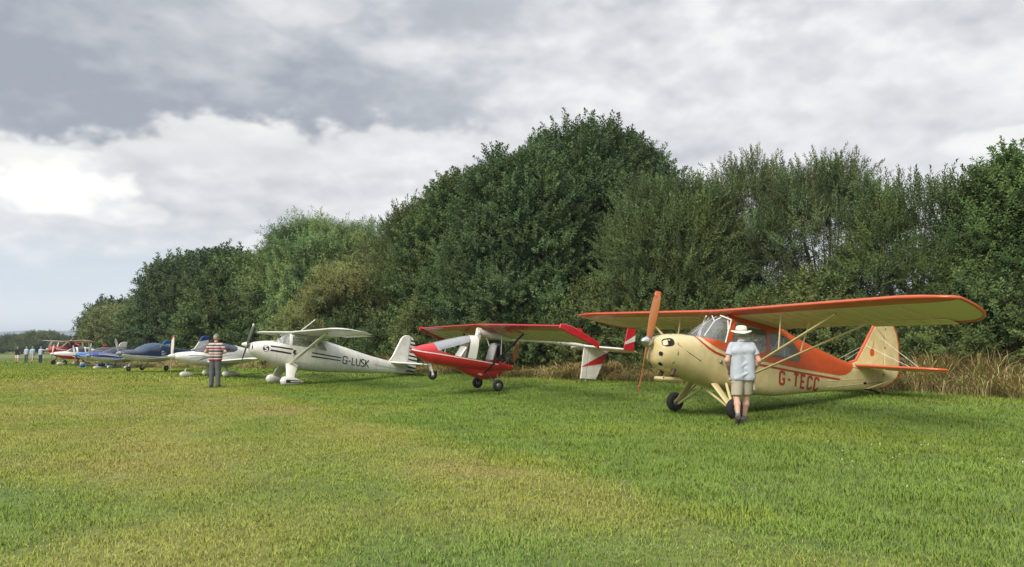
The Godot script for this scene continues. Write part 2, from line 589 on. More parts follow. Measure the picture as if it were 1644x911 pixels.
# kind: 0 dense broad-leaved, 1 upright willow with open top, 2 pale drooping willow, 3 far tree
func tree(called: String, label: String, x: float, z: float, height: float, radius: float, kind: int, tint: Color, clumps: int, sd: int, group: String, cat := "tree") -> void:
	var r := RandomNumberGenerator.new()
	r.seed = sd
	var gy := ground_y(x, -z)
	var o := thing(called, label, cat, Vector3(x, gy, -z), 0.0, group)
	XT = Transform3D()
	var nz := FastNoiseLite.new()
	nz.seed = sd
	nz.frequency = 0.9
	var far := z > 46.0
	var size := clampf(z / 33.0, 0.8, 3.6)
	if kind == 3:
		size = 1.4
	var th := height * (0.5 if kind == 3 else 0.72)
	if cat == "tree":
		var tk := MB.new()
		var lean := Vector3(r.randf_range(-0.05, 0.05), 0, r.randf_range(-0.05, 0.05)) * height
		tk.tube([Vector3(0, -0.2, 0), Vector3(0.04, 0.25, 0.02), Vector3(0.02, th * 0.4, 0) + lean * 0.4, Vector3(0, th, 0) + lean], [radius * 0.085, radius * 0.055 + 0.02, radius * 0.045, 0.02], 8)
		part("trunk", tk, M["bark"], o)
		for i in (3 if kind == 3 else (13 if kind == 1 else 6)):
			var lb := MB.new()
			var h0 := th * r.randf_range(0.15, 0.6)
			var a := TAU * i * 0.382 + r.randf()
			var d := Vector3(cos(a), 0, sin(a)) * radius
			var p0 := Vector3(0.02, h0, 0) + lean * 0.3
			lb.tube([p0, p0 + d * 0.3 + Vector3(0, height * 0.12, 0), p0 + d * 0.62 + Vector3(0, height * (0.3 if kind != 1 else 0.42), 0)], [radius * 0.03 + 0.015, radius * 0.02 + 0.01, 0.008], 6)
			part("limb", lb, M["bark"], o)
	# clumps over the crown's shell and, fewer, inside it
	var per := 20 if kind != 1 else 15
	var xs := [[], [], []]
	var cs := [PackedColorArray(), PackedColorArray(), PackedColorArray()]
	for i in clumps:
		var h := pow(r.randf(), 0.85)
		var inner := r.randf() < 0.22
		var prof := 0.0
		if kind == 1:
			prof = lerpf(0.85, 1.0, ss(0.0, 0.35, h)) * sqrt(maxf(0.0, 1.0 - pow(maxf(h - 0.45, 0.0) / 0.62, 2.2)))
		elif kind == 2:
			prof = lerpf(0.8, 1.0, ss(0.0, 0.5, h)) * sqrt(maxf(0.0, 1.0 - pow(maxf(h - 0.55, 0.0) / 0.5, 2.4)))
		else:
			prof = lerpf(0.86, 1.0, ss(0.0, 0.4, h)) * sqrt(maxf(0.0, 1.0 - pow(maxf(h - 0.4, 0.0) / 0.64, 2.0)))
		var az := r.randf() * TAU
		if kind == 3 and h < 0.12:
			continue
		var lump := 1.0 + 0.5 * nz.get_noise_3d(cos(az) * 2.0, h * 3.4, sin(az) * 2.0)
		var rad := radius * prof * lump * (r.randf_range(0.25, 0.7) if inner else r.randf_range(0.84, 1.0))
		var y := height * (0.02 + 0.95 * h) * (0.93 + 0.10 * nz.get_noise_2d(cos(az) * 3.0 + 9.0, sin(az) * 3.0))
		var mid := Vector3(cos(az) * rad, y, sin(az) * rad)
		var outw := Vector3(cos(az), 0.25 + 0.9 * h, sin(az)).normalized()
		var shade := r.randf_range(0.58, 1.42)
		var hue := r.randf_range(-0.12, 0.12)
		var cr := (0.34 + 0.035 * height) * (1.5 if kind == 3 else 1.0) * (size if far else 1.0) * 0.80
		for k in per:
			var off := Vector3(r.randf_range(-1, 1), r.randf_range(-0.8, 0.8), r.randf_range(-1, 1)) * cr
			off = off.normalized() * cr * pow(r.randf(), 0.5) * Vector3(1.0, 0.8, 1.0)
			var up := off.normalized() * 0.75 + outw * r.randf_range(0.2, 0.6) + Vector3(r.randf_range(-0.4, 0.4), r.randf_range(0.15, 0.75), r.randf_range(-0.4, 0.4))
			if kind == 2:
				up = outw * r.randf_range(0.7, 1.1) + Vector3(r.randf_range(-0.6, 0.6), r.randf_range(-0.35, 0.5), r.randf_range(-0.6, 0.6))
			up = up.normalized()
			var sc := size * r.randf_range(0.75, 1.25)
			var b := Basis(Quaternion(Vector3.UP, up)) * Basis(Vector3.UP, r.randf() * TAU)
			var which := r.randi() % 3
			if kind == 0 and h > 0.7 and r.randf() < 0.3:
				b = Basis(Quaternion(Vector3.UP, Vector3(r.randf_range(-0.35, 0.35), 1, r.randf_range(-0.35, 0.35)).normalized())) * Basis(Vector3.UP, r.randf() * TAU)
				sc *= 1.25
			if kind == 1 and h > 0.72 and r.randf() < 0.55:
				b = Basis(Quaternion(Vector3.UP, Vector3(r.randf_range(-0.25, 0.25), 1, r.randf_range(-0.25, 0.25)).normalized())) * Basis(Vector3.UP, r.randf() * TAU)
				sc *= 1.15
			var p := mid + off
			if p.y < 0.1:
				p.y = r.randf_range(0.1, 0.5)
			xs[which].append(Transform3D(b.scaled(Vector3.ONE * sc), p))
			var q := shade * r.randf_range(0.85, 1.15)
			cs[which].append(Color(tint.r * 2.15 * q * (1.0 + hue), tint.g * 2.05 * q, tint.b * 1.85 * q * (1.0 - hue)))
	var fam := "broad" if kind == 0 or kind == 3 else ("willow" if kind == 1 else "pale")
	for w in 3:
		scatter("crown" if w == 0 else "crown", twigs[fam][w], M["leaves"], xs[w], cs[w], o)

# ---------------------------------------------------------------- grass
func blades(n: int, side: float, h0: float, h1: float, w: float, sd: int, flop := 0.6) -> ArrayMesh:
	var r := RandomNumberGenerator.new()
	r.seed = sd
	var b := MB.new()
	b.use_c = true
	for i in n:
		var p := Vector3(r.randf_range(-0.5, 0.5) * side, -0.01, r.randf_range(-0.5, 0.5) * side)
		var a := r.randf() * TAU
		var d := Vector3(cos(a), 0, sin(a))
		var s := Vector3(-d.z, 0, d.x)
		var h := r.randf_range(h0, h1)
		var f := h * r.randf_range(0.1, 1.0) * flop
		var q := p + Vector3(0, h * 0.6, 0) + d * f * 0.35
		var t := p + Vector3(0, h * r.randf_range(0.75, 1.0), 0) + d * f
		var ww := w * r.randf_range(0.7, 1.2) * 0.5
		var g := r.randf_range(0.68, 1.28)
		var dry := 0.35 if r.randf() < 0.12 else 0.0
		b.col = Color(g * (1.0 + 1.4 * dry), g * (1.0 + 0.35 * dry), g * (1.0 + 1.2 * dry))
		var nn := (Vector3.UP * 0.8 - d * 0.35 + s * r.randf_range(-0.4, 0.4)).normalized()
		b.tri(p + s * ww, p - s * ww, q + s * ww * 0.8, nn, nn, nn)
		b.tri(p - s * ww, q - s * ww * 0.8, q + s * ww * 0.8, nn, nn, nn)
		b.tri(q + s * ww * 0.8, q - s * ww * 0.8, t, nn, nn, nn)
	return b.made()

func stalks(n: int, side: float, h0: float, h1: float, sd: int) -> ArrayMesh:
	var r := RandomNumberGenerator.new()
	r.seed = sd
	var b := MB.new()
	b.use_c = true
	for i in n:
		var p := Vector3(r.randf_range(-0.5, 0.5) * side, -0.02, r.randf_range(-0.5, 0.5) * side)
		var a := r.randf() * TAU
		var d := Vector3(cos(a), 0, sin(a))
		var s := Vector3(-d.z, 0, d.x)
		var h := r.randf_range(h0, h1)
		var f := h * r.randf_range(0.1, 0.95)
		h *= 0.94
		var g := r.randf_range(0.7, 1.25)
		b.col = Color(g, g, g)
		if r.randf() < 0.22:
			b.col = Color(0.5 * g, 0.85 * g, 0.5 * g)
		var pts := [p, p + Vector3(0, h * 0.5, 0) + d * f * 0.25, p + Vector3(0, h * 0.85, 0) + d * f * 0.7, p + Vector3(0, h * 0.97, 0) + d * f * 1.15]
		var ws := [0.0038, 0.0034, 0.003, 0.001]
		if r.randf() < 0.5:
			ws = [0.0034, 0.003, 0.009, 0.0015]   # a seed head
		for k in 3:
			var nn := (d * -0.5 + Vector3.UP * 0.6 + s * r.randf_range(-0.5, 0.5)).normalized()
			b.tri(pts[k] + s * ws[k], pts[k] - s * ws[k], pts[k + 1] + s * ws[k + 1], nn, nn, nn)
			b.tri(pts[k] - s * ws[k], pts[k + 1] - s * ws[k + 1], pts[k + 1] + s * ws[k + 1], nn, nn, nn)
	return b.made()

func grass_tone(x: float, z: float, r: RandomNumberGenerator) -> Color:
	var s := straw(x, z)
	var green := Color(0.255, 0.325, 0.06)
	var lush := Color(0.20, 0.305, 0.06)
	var yellow := Color(0.335, 0.36, 0.078)
	var brown := Color(0.40, 0.335, 0.12)
	var c := lush.lerp(green, ss(0.0, 0.2, s)).lerp(yellow, ss(0.15, 0.55, s)).lerp(brown, ss(0.55, 1.0, s) * 0.75)
	var q := r.randf_range(0.86, 1.14)
	return Color(c.r * q, c.g * q, c.b * q)

func lawn(called: String, meshes: Array, d0: float, d1: float, step: float, sd: int, keep: int, sc := 1.0) -> void:
	# keep: 0 anywhere, 1 only the longer grass on the hedge side, 2 only the mown side
	var r := RandomNumberGenerator.new()
	r.seed = sd
	var xs := []
	var cs := PackedColorArray()
	for m in meshes:
		xs.append([])
	var cc := []
	for m in meshes:
		cc.append(PackedColorArray())
	var d := d0
	while d < d1:
		var half := d * 0.76 + 2.5
		var x := -half
		while x < half:
			var px := x + r.randf_range(-0.36, 0.36) * step
			var pd := d + r.randf_range(-0.36, 0.36) * step
			x += step
			var t := 0.75 * px + 0.66 * pd
			if pd < 46.0 and t > 20.5 or t > 27.0:
				continue
			var edge := 0.87 * px + 0.5 * pd - 5.0 + 0.8 * tones.get_noise_2d(px * 6.0 + 90.0, -pd * 6.0)
			if keep == 1 and edge < 0.0 or keep == 2 and edge > 0.4:
				continue
			var k := r.randi() % meshes.size()
			var s := sc * r.randf_range(0.85, 1.2)
			var b := Basis(Vector3.UP, r.randf() * TAU).scaled(Vector3(s, s * r.randf_range(0.8, 1.25), s))
			# lie along the slope
			var gy := ground_y(px, -pd)
			var sx := (ground_y(px + 0.3, -pd) - gy) / 0.3
			var sz := (ground_y(px, -pd + 0.3) - gy) / 0.3
			b = Basis(Vector3(1, sx, 0), Vector3(0, 1, 0), Vector3(0, sz, 1)) * b
			xs[k].append(Transform3D(b, Vector3(px, gy + 0.004, -pd)))
			cc[k].append(grass_tone(px, -pd, r))
		d += step
	for k in meshes.size():
		if xs[k].size() == 0:
			continue
		var o := scatter(numbered(called), meshes[k], M["grass"], xs[k], cc[k], self)
		o.set_meta("label", "short grass of the airfield in green and straw tones")

# ---------------------------------------------------------------- aircraft helpers; own axes: x aft, y up, z to the pilot's left
func foil(u: float, camber: float) -> Vector2:   # u 0..1 upper surface from the trailing edge to the nose, 1..2 lower surface back again; y in chord lengths at thickness 1
	var x := 0.5 * (1.0 + cos(PI * u)) if u <= 1.0 else 0.5 * (1.0 + cos(PI * u))
	var yt := 5.0 * (0.2969 * sqrt(x) - 0.126 * x - 0.3516 * x * x + 0.2843 * x * x * x - 0.1036 * x * x * x * x)
	return Vector2(x, yt if u <= 1.0 else -yt * (1.0 - camber))

# sections [z, leading edge x, chord, y of the leading edge, thickness, incidence in degrees]; u0..u1 picks the part of the skin
func wing_skin(secs: Array, u0: float, u1: float, n := 18, camber := 0.55, up := Vector3.ZERO) -> MB:
	var b := MB.new()
	var rows := []
	for s in secs:
		var row := PackedVector3Array()
		for i in n + 1:
			var p := foil(lerpf(u0, u1, float(i) / n), camber)
			var a := deg_to_rad(s[5])
			var x: float = p.x * s[2]
			var y: float = p.y * s[4] * s[2]
			row.append(Vector3(s[1] + x * cos(a) + y * sin(a), s[3] + y * cos(a) - x * sin(a), s[0]))
		rows.append(row)
	b.grid(rows, false, up)
	return b

func wing_secs(z0: float, z1: float, le0: float, le1: float, c0: float, c1: float, y0: float, y1: float, th: float, inc: float, tip_round: float, n := 8) -> Array:
	var a := []
	for i in n + 1:
		var t := float(i) / n
		a.append([lerpf(z0, z1 - signf(z1) * tip_round, t), lerpf(le0, le1, t), lerpf(c0, c1, t), lerpf(y0, y1, t), th, inc])
	if tip_round > 0.0:
		for i in range(1, 11):
			var q := 1.0 - pow(1.0 - i / 10.0, 1.7)
			var k := pow(maxf(0.0, 1.0 - pow(q, 2.5)), 0.42)
			k = maxf(k, 0.06)
			a.append([z1 - signf(z1) * tip_round * (1.0 - q), le1 + c1 * (1.0 - k) * 0.2, c1 * k, y1 - 0.01 * q, th * (0.6 + 0.4 * k), inc])
	return a

func tyre(parent: Node3D, mid: Vector3, r: float, w: float, hub: Material, lean := 0.0, called := "wheel") -> void:
	var b := MB.new()
	var t := Transform3D(Basis(Vector3(1, 0, 0), PI / 2 + lean), mid)
	var prof := []
	for i in 13:
		var a := PI * i / 12.0 - PI / 2
		prof.append(Vector2(r - w * 0.5 + cos(a) * w * 0.5, sin(a) * w * 0.5))
	prof.push_front(Vector2(r * 0.45, -w * 0.42))
	prof.append(Vector2(r * 0.45, w * 0.42))
	b.lathe(prof, t, 24)
	var wm := part(called, b, M["tyre_rubber"], parent)
	var h := MB.new()
	h.lathe([Vector2(0.001, -w * 0.52), Vector2(r * 0.25, -w * 0.5), Vector2(r * 0.5, -w * 0.36), Vector2(r * 0.5, w * 0.36), Vector2(r * 0.25, w * 0.5), Vector2(0.001, w * 0.52)], t, 18)
	part("hub", h, hub, wm)

func spat(parent: Node3D, mid: Vector3, l: float, h: float, w: float, m: Material) -> MeshInstance3D:
	var b := MB.new()
	var rows := []
	for i in 15:
		var t := i / 14.0
		var k := pow(sin(PI * pow(t, 0.62)), 0.72) * (1.0 - 0.15 * t)
		k = maxf(k, 0.02)
		var row := PackedVector3Array()
		for j in 16:
			var a := TAU * j / 16.0
			var yy := sin(a) * h * 0.5 * k
			if yy < -h * 0.36:
				yy = -h * 0.36
			row.append(mid + Vector3((t - 0.36) * l, yy + h * 0.06 * t, cos(a) * w * 0.5 * k))
		rows.append(row)
	b.grid(rows, true)
	var o := part("wheel_spat", b, m, parent)
	var tb := MB.new()
	tb.lathe([Vector2(0.02, -0.05), Vector2(h * 0.36, -0.05), Vector2(h * 0.4, -0.02), Vector2(h * 0.4, 0.02), Vector2(h * 0.36, 0.05), Vector2(0.02, 0.05)], Transform3D(Basis(Vector3(1, 0, 0), PI / 2), mid + Vector3(0, -h * 0.13, 0)), 18)
	part("wheel", tb, M["tyre_rubber"], o)
	return o

func blade(b: MB, hub: Vector3, dir: Vector3, len: float, chord: float, axis: Vector3, r0 := 0.04) -> void:
	var side := axis.cross(dir).normalized()
	var rows := []
	for i in 15:
		var t := i / 14.0
		var c := chord * (0.55 + 0.62 * sin(PI * minf(t * 0.92 + 0.08, 1.0) * 0.72)) * (1.0 if t < 0.82 else sqrt(maxf(0.02, 1.0 - pow((t - 0.82) / 0.18, 2.0) * 0.93)))
		var th := lerpf(r0, 0.010, pow(t, 0.5))
		var tw := lerpf(1.05, 0.28, t)
		var row := PackedVector3Array()
		for j in 12:
			var a := TAU * j / 12.0
			var q := Vector2(cos(a) * c * 0.5, sin(a) * th * 0.5)
			var w := side * (q.x * cos(tw) - q.y * sin(tw)) + axis * (q.x * sin(tw) + q.y * cos(tw))
			row.append(hub + dir * lerpf(0.03, len, t) + w)
		rows.append(row)
	b.grid(rows, true)
	b.fan(rows[-1], dir)

func dome(b: MB, x0: float, x1: float, r: float, y := 0.0, pw := 0.5) -> void:   # a spinner: tip at x0, back at x1
	var prof := []
	for i in 11:
		var t := i / 10.0
		prof.append(Vector2(maxf(r * pow(t, pw), 0.001), lerpf(x0, x1, t)))
	prof.append(Vector2(0.002, x1))
	b.lathe(prof, Transform3D(Basis(Vector3(0, 0, 0) + Vector3(0, 1, 0), Vector3(1, 0, 0), Vector3(0, 0, -1)), Vector3(0, y, 0)), 18)

const GLYPH := {
	"G": [[0.62, 0.76, 0.62, 0.88, 0.5, 1.0, 0.13, 1.0, 0.0, 0.87, 0.0, 0.13, 0.13, 0.0, 0.5, 0.0, 0.62, 0.12, 0.62, 0.44, 0.36, 0.44]],
	"C": [[0.6, 0.76, 0.6, 0.88, 0.48, 1.0, 0.13, 1.0, 0.0, 0.87, 0.0, 0.13, 0.13, 0.0, 0.48, 0.0, 0.6, 0.12, 0.6, 0.24]],
	"T": [[0.0, 1.0, 0.64, 1.0], [0.32, 0.96, 0.32, 0.0]],
	"E": [[0.58, 1.0, 0.0, 1.0, 0.0, 0.0, 0.58, 0.0], [0.04, 0.5, 0.46, 0.5]],
	"-": [[0.06, 0.46, 0.42, 0.46]],
	"L": [[0.0, 1.0, 0.0, 0.0, 0.48, 0.0]],
	"U": [[0.0, 1.0, 0.0, 0.2, 0.1, 0.04, 0.29, 0.0, 0.48, 0.04, 0.58, 0.2, 0.58, 1.0]],
	"S": [[0.5, 0.9, 0.38, 0.99, 0.2, 1.0, 0.05, 0.9, 0.02, 0.74, 0.1, 0.6, 0.42, 0.43, 0.52, 0.28, 0.48, 0.1, 0.32, 0.0, 0.14, 0.01, 0.0, 0.1]],
	"K": [[0.0, 1.0, 0.0, 0.0], [0.54, 1.0, 0.04, 0.47], [0.12, 0.54, 0.58, 0.0]],
	"R": [[0.0, 0.0, 0.0, 1.0, 0.4, 1.0, 0.53, 0.88, 0.53, 0.62, 0.4, 0.5, 0.05, 0.5], [0.28, 0.5, 0.56, 0.0]],
	"I": [[0.0, 1.0, 0.0, 0.0]],
	"N": [[0.0, 0.0, 0.0, 1.0, 0.55, 0.0, 0.55, 1.0]],
	"A": [[0.0, 0.0, 0.3, 1.0, 0.6, 0.0], [0.1, 0.36, 0.5, 0.36]],
}

func strokes(ch: String, at: Vector2, h: float, wd: float, slope: float, width := 1.0) -> Array:
	var out := []
	for s in GLYPH[ch]:
		var pl := PackedVector2Array()
		for i in range(0, s.size(), 2):
			var x: float = s[i] * h * width
			pl.append(Vector2(at.x + x, at.y + s[i + 1] * h + slope * x))
		for q in Geometry2D.offset_polyline(pl, wd * 0.5, Geometry2D.JOIN_MITER, Geometry2D.END_BUTT):
			if not Geometry2D.is_polygon_clockwise(q):
				out.append(q)
	return out

# writes text along the side of a fuselage: at is the foot of the first letter
func registration(text: String, f: Fus, at: Vector2, h: float, wd: float, gap: float, slope: float, m: Material, parent: Node3D, width := 1.0) -> void:
	for side in [1.0, -1.0]:
		var x := at.x
		var order := text if side > 0 else text.reverse()
		for ch in order:
			var b := MB.new()
			var k := 0
			var gw := 0.0
			for s in GLYPH[ch]:
				for i in range(0, s.size(), 2):
					gw = maxf(gw, s[i])
			gw = gw * h * width if ch != "-" else 0.46 * h * width
			for q in strokes(ch, Vector2.ZERO, h, wd, 0.0, width):
				var w := PackedVector2Array()
				for p in q:
					var px: float = x + (p.x if side > 0 else gw - p.x)
					w.append(Vector2(px, f.to_v(px, at.y + p.y + slope * (px - at.x))))
				if Geometry2D.is_polygon_clockwise(w):
					w.reverse()
				f.lay(b, -10, 20, w, [], 0.005 + 0.0006 * k, [side])
				k += 1
			if b.v.size():
				part("letter", b, m, parent)
			x += gw + gap

# flat strokes on an upright plate
func flat_mark(polys: Array, z: float) -> MB:
	var b := MB.new()
	for side in [1.0, -1.0]:
		var k := 0
		for q in polys:
			var idx := Geometry2D.triangulate_polygon(q)
			var zz: float = side * (z + 0.0005 * (k % 5))
			for i in range(0, idx.size(), 3):
				b.flat(Vector3(q[idx[i]].x, q[idx[i]].y, zz), Vector3(q[idx[i + 1]].x, q[idx[i + 1]].y, zz), Vector3(q[idx[i + 2]].x, q[idx[i + 2]].y, zz), Vector3(0, 0, side))
			k += 1
	return b

func pose(called: String, label: String, x: float, depth: float, hub_y: float, yaw: float, pitch: float, roll: float) -> Node3D:
	var gy := ground_y(x, -depth)
	var o := thing(called, label, "airplane", Vector3(x, gy, -depth), deg_to_rad(yaw), "light aircraft parked in a line along the trees")
	XT = Transform3D(Basis(Vector3(0, 0, 1), deg_to_rad(-pitch)) * Basis(Vector3(1, 0, 0), deg_to_rad(roll)), Vector3(0, hub_y - gy, 0))
	return o

func strut(parent: Node3D, a: Vector3, b: Vector3, r: float, m: Material, called := "strut", k := 2.0) -> MeshInstance3D:
	var q := MB.new()
	q.tube([a, b], [r, r], 10, true, Vector3(1, 0, 0.001), k)
	return part(called, q, m, parent)

func aircraft() -> void:
	high_wing_orange()
	pusher_red()
	taildragger_white()
	others()

func high_wing_orange() -> void:
	var o := pose("airplane", "cream and orange high-wing taildragger with a wooden propeller, nearest in the line", 2.725, 15.30, 1.512, 25.46, 4.88, 0.3)
	var cream: Material = M["cream_paint"]
	var orange: Material = M["orange_paint"]
	var dred: Material = M["dark_red_paint"]
	var f := Fus.new([
		[0.03, -0.04, -0.27, 0.08, -0.16, 2.0, 2], [0.05, 0.045, -0.36, 0.22, -0.16, 2.0, 2], [0.10, 0.105, -0.43, 0.32, -0.16, 2.1, 2.1], [0.20, 0.15, -0.50, 0.39, -0.16, 2.2, 2.2], [0.34, 0.185, -0.55, 0.425, -0.17, 2.3, 2.3], [0.65, 0.215, -0.64, 0.46, -0.18, 2.4, 2.4],
		[0.95, 0.235, -0.71, 0.485, -0.20, 2.6, 2.6], [1.30, 0.47, -0.77, 0.50, -0.22, 2.9, 3.2], [1.62, 0.68, -0.82, 0.50, -0.24, 3.2, 4.2], [1.84, 0.76, -0.85, 0.50, -0.24, 3.4, 5], [2.3, 0.77, -0.885, 0.49, -0.25, 3.5, 5.5], [2.9, 0.66, -0.88, 0.465, -0.25, 3.4, 5.5], [3.4, 0.49, -0.83, 0.42, -0.25, 3.2, 5], [3.85, 0.35, -0.78, 0.365, -0.26, 3.1, 4.6], [4.6, 0.155, -0.70, 0.27, -0.28, 3.0, 4],
		[5.35, 0.0, -0.635, 0.165, -0.31, 2.8, 3.3], [5.85, -0.03, -0.585, 0.10, -0.31, 2.5, 2.8], [6.46, -0.06, -0.52, 0.032, -0.29, 2.2, 2.2]])
	var screen := f.xv(VA([0.60, 0.195, 0.85, 0.18, 1.15, 0.155, 1.44, 0.105, 1.535, 0.35, 1.64, 0.64, 1.70, 9.9, 0.97, 9.9]))
	var w1 := f.xv(VA([1.57, 0.07, 1.66, 0.36, 1.74, 0.56, 2.52, 0.44, 2.50, -0.03]))
	var w2 := f.xv(VA([2.62, 0.44, 2.92, 0.405, 3.16, 0.35, 3.35, 0.235, 3.51, 0.06, 3.50, -0.115, 3.42, -0.135, 2.61, -0.06]))
	var holes := [screen, w1, w2]
	var b := MB.new()
	f.lay(b, 0.03, 6.46, PackedVector2Array(), holes)
	b.fan(_ring(f, 0.03), Vector3(-1, 0, 0))
	var body := part("fuselage", b, cream, o)
	# orange top, with the scalloped front edge and the two stripes under it
	b = MB.new()
	f.lay(b, 0, 7, f.xv(VA([0.97, 9.9, 0.925, 0.19, 1.0, 0.11, 1.12, 0.035, 1.27, -0.03, 1.46, -0.085, 2.37, -0.185, 3.5, -0.265, 4.9, -0.325, 5.1, -0.29, 5.26, -0.22, 5.38, -0.12, 5.46, 9.9])), holes, 0.003)
	part("orange_panel", b, orange, body)
	var up := [0.84, 0.19, 0.93, 0.075, 1.05, -0.015, 1.20, -0.085, 1.45, -0.148, 2.35, -0.245, 3.5, -0.325, 4.92, -0.39]
	var lo := [4.90, -0.43, 3.5, -0.365, 2.35, -0.29, 1.45, -0.195, 1.17, -0.125, 1.01, -0.045, 0.885, 0.06, 0.80, 0.19]
	for s in [1.0, -1.0]:
		b = MB.new()
		f.lay(b, 0, 7, f.xv(VA(up + lo)), [], 0.003, [s])
		part("red_stripe", b, dred, body)
	registration("G-TECC", f, Vector2(2.92, -0.612), 0.252, 0.052, 0.098, -0.058, M["dark_red_paint"], body, 0.85)
	# stringers that show under the fabric of the rear fuselage
	for s in [1.0, -1.0]:
		for q in [[-0.47, -0.34], [-0.60, -0.46], [-0.04, -0.14]]:
			b = MB.new()
			var pts := []
			for i in 12:
				var t := i / 11.0
				pts.append(_on(f, lerpf(4.45, 5.75, t), lerpf(q[0], q[1], t), s) - Vector3(0, 0, 0.002 * s))
			b.tube(pts, [0.007], 6)
			part("stringer", b, cream if q[0] < -0.1 else orange, body)
	# glazing
	b = MB.new()
	f.lay(b, 0, 7, screen, [], -0.004)
	part("windscreen", b, M["clear_glass"], o)
	for w in [w1, w2]:
		for s in [1.0, -1.0]:
			b = MB.new()
			f.lay(b, 0, 7, w, [], -0.004, [s])
			part("side_window", b, M["clear_glass"], o)
	# white windscreen frame
	for s in [1.0, -1.0]:
		b = MB.new()
		b.tube([f.pos(1.44, f.to_v(1.44, 0.105), s), f.pos(1.535, f.to_v(1.535, 0.35), s), f.pos(1.64, f.to_v(1.64, 0.64), s)], [0.020], 8)
		part("windscreen_post", b, M["white_paint"], o)
		b = MB.new()
		b.tube([Vector3(1.62, 0.58, 0.42 * s), Vector3(1.56, 0.36, 0.43 * s), Vector3(1.50, 0.11, 0.45 * s)], [0.016], 8)
		b.tube([Vector3(1.62, 0.58, 0.42 * s), Vector3(1.50, 0.66, 0.22 * s)], [0.016], 8)
		part("cabin_tube", b, M["white_paint"], o)
	b = MB.new()
	b.tube([Vector3(1.20, 0.22, 0.12), Vector3(1.44, 0.545, 0.12)], [0.013], 6)
	b.tube([Vector3(1.44, 0.545, 0.12), Vector3(1.42, 0.655, 0.06)], [0.012], 6)
	b.tube([Vector3(1.44, 0.545, 0.12), Vector3(1.58, 0.66, 0.24)], [0.012], 6)
	part("cabin_brace", b, M["white_paint"], o)
	b = MB.new()
	b.tube([f.pos(0.98, 1.0, 1.0), f.pos(1.15, 1.0, 1.0), f.pos(1.35, 1.0, 1.0), f.pos(1.6, 1.0, 1.0)], [0.011], 6)
	part("windscreen_rib", b, M["grey_paint"], o)
	b = MB.new()
	f.lay(b, 1.1, 3.6, f.xv(VA([1.1, -9.9, 1.1, 0.14, 1.45, 0.08, 1.58, 0.05, 2.5, -0.05, 3.55, -0.16, 3.55, -9.9])), [], -0.02)
	f.lay(b, 1.6, 3.6, f.xv(VA([1.80, 0.62, 2.6, 0.50, 3.2, 0.40, 3.55, 0.16, 3.55, 9.9, 1.8, 9.9])), [], -0.02)
	part("cabin_lining", b, M["seat_cloth"], o)  # dark sheet added so that the cabin looks shaded through the windows
	# red cabin posts round the windows, and the tubes seen inside the rear pane
	for s in [1.0, -1.0]:
		b = MB.new()
		b.tube([Vector3(3.0, 0.36, s * 0.36), Vector3(2.66, -0.06, s * 0.41)], [0.012, 0.012], 6)
		b.tube([Vector3(3.08, 0.33, s * 0.36), Vector3(3.08, -0.10, s * 0.41)], [0.012, 0.012], 6)
		part("cabin_tube", b, M["grey_paint"], o)
	b = MB.new()
	b.box(Vector3(2.15, -0.30, 0), Vector3(0.45, 0.16, 0.82), Basis(), 0.05)
	b.box(Vector3(2.42, -0.05, 0), Vector3(0.12, 0.55, 0.82), Basis(Vector3(0, 0, 1), -0.2), 0.05)
	part("seat", b, M["seat_cloth"], o)
	b = MB.new()
	b.box(Vector3(1.22, 0.02, 0), Vector3(0.06, 0.26, 0.86), Basis(Vector3(0, 0, 1), -0.15), 0.02)
	part("instrument_panel", b, M["black_paint"], o)
	b = MB.new()
	b.tube([Vector3(1.3, -0.05, 0.2), Vector3(1.5, -0.02, 0.2)], [0.015, 0.015], 6)
	b.tube([Vector3(1.5, 0.06, 0.28), Vector3(1.51, 0.06, 0.12)], [0.013, 0.013], 6)
	part("control_yoke", b, M["black_paint"], o)
	# cowling seams, and dark patches painted for the openings
	b = MB.new()
	for s in [1.0, -1.0]:
		var sm := [_on(f, 0.345, 0.17, s), _on(f, 0.36, 0.0, s), _on(f, 0.35, -0.2, s), _on(f, 0.30, -0.38, s), _on(f, 0.24, -0.49, s)]
		b.tube(sm, [0.009], 5)
		var s2 := [_on(f, 0.37, -0.03, s), _on(f, 0.6, -0.17, s), _on(f, 0.86, -0.30, s)]
		b.tube(s2, [0.006], 5)
		var s3 := [_on(f, 0.85, 0.19, s), _on(f, 0.88, 0.0, s), _on(f, 0.86, -0.30, s), _on(f, 0.78, -0.52, s), _on(f, 0.68, -0.62, s)]
		b.tube(s3, [0.004], 5)
	part("cowling_seam", b, M["exhaust_metal"], body)
	var spots := [[0.185, 0.005, 0.255, 0.095, 0.115, 0.05], [0.07, -0.225, 0.215, 0.042, 0.046, 0.04], [0.13, -0.42, 0.19, 0.042, 0.044, 0.05]]
	for s in [1.0, -1.0]:
		for q in spots:
			b = MB.new()
			_mouth(b, f, q[0], q[1], s, q[4], q[3])
			part("air_intake", b, M["hole_shade"], body)
	for s in [1.0, -1.0]:
		b = MB.new()
		for k in 4:
			var v := f.to_v(0.20, -0.045 + k * 0.022)
			var p := f.pos(0.20, v, s) + f.norm(0.20, v, s) * 0.004
			b.box(p, Vector3(0.07, 0.008, 0.012), Basis(Vector3(0, 1, 0), 0.35 * s), 0.0)
		part("cylinder_fins", b, M["exhaust_metal"], body)
	for s in [1.0, -0.3]:
		b = MB.new()
		b.tube([Vector3(0.40, -0.50, 0.26 * s), Vector3(0.33, -0.63, 0.28 * s)], [0.045, 0.045], 10)
		part("exhaust_stub", b, M["exhaust_metal"], o)
	b = MB.new()
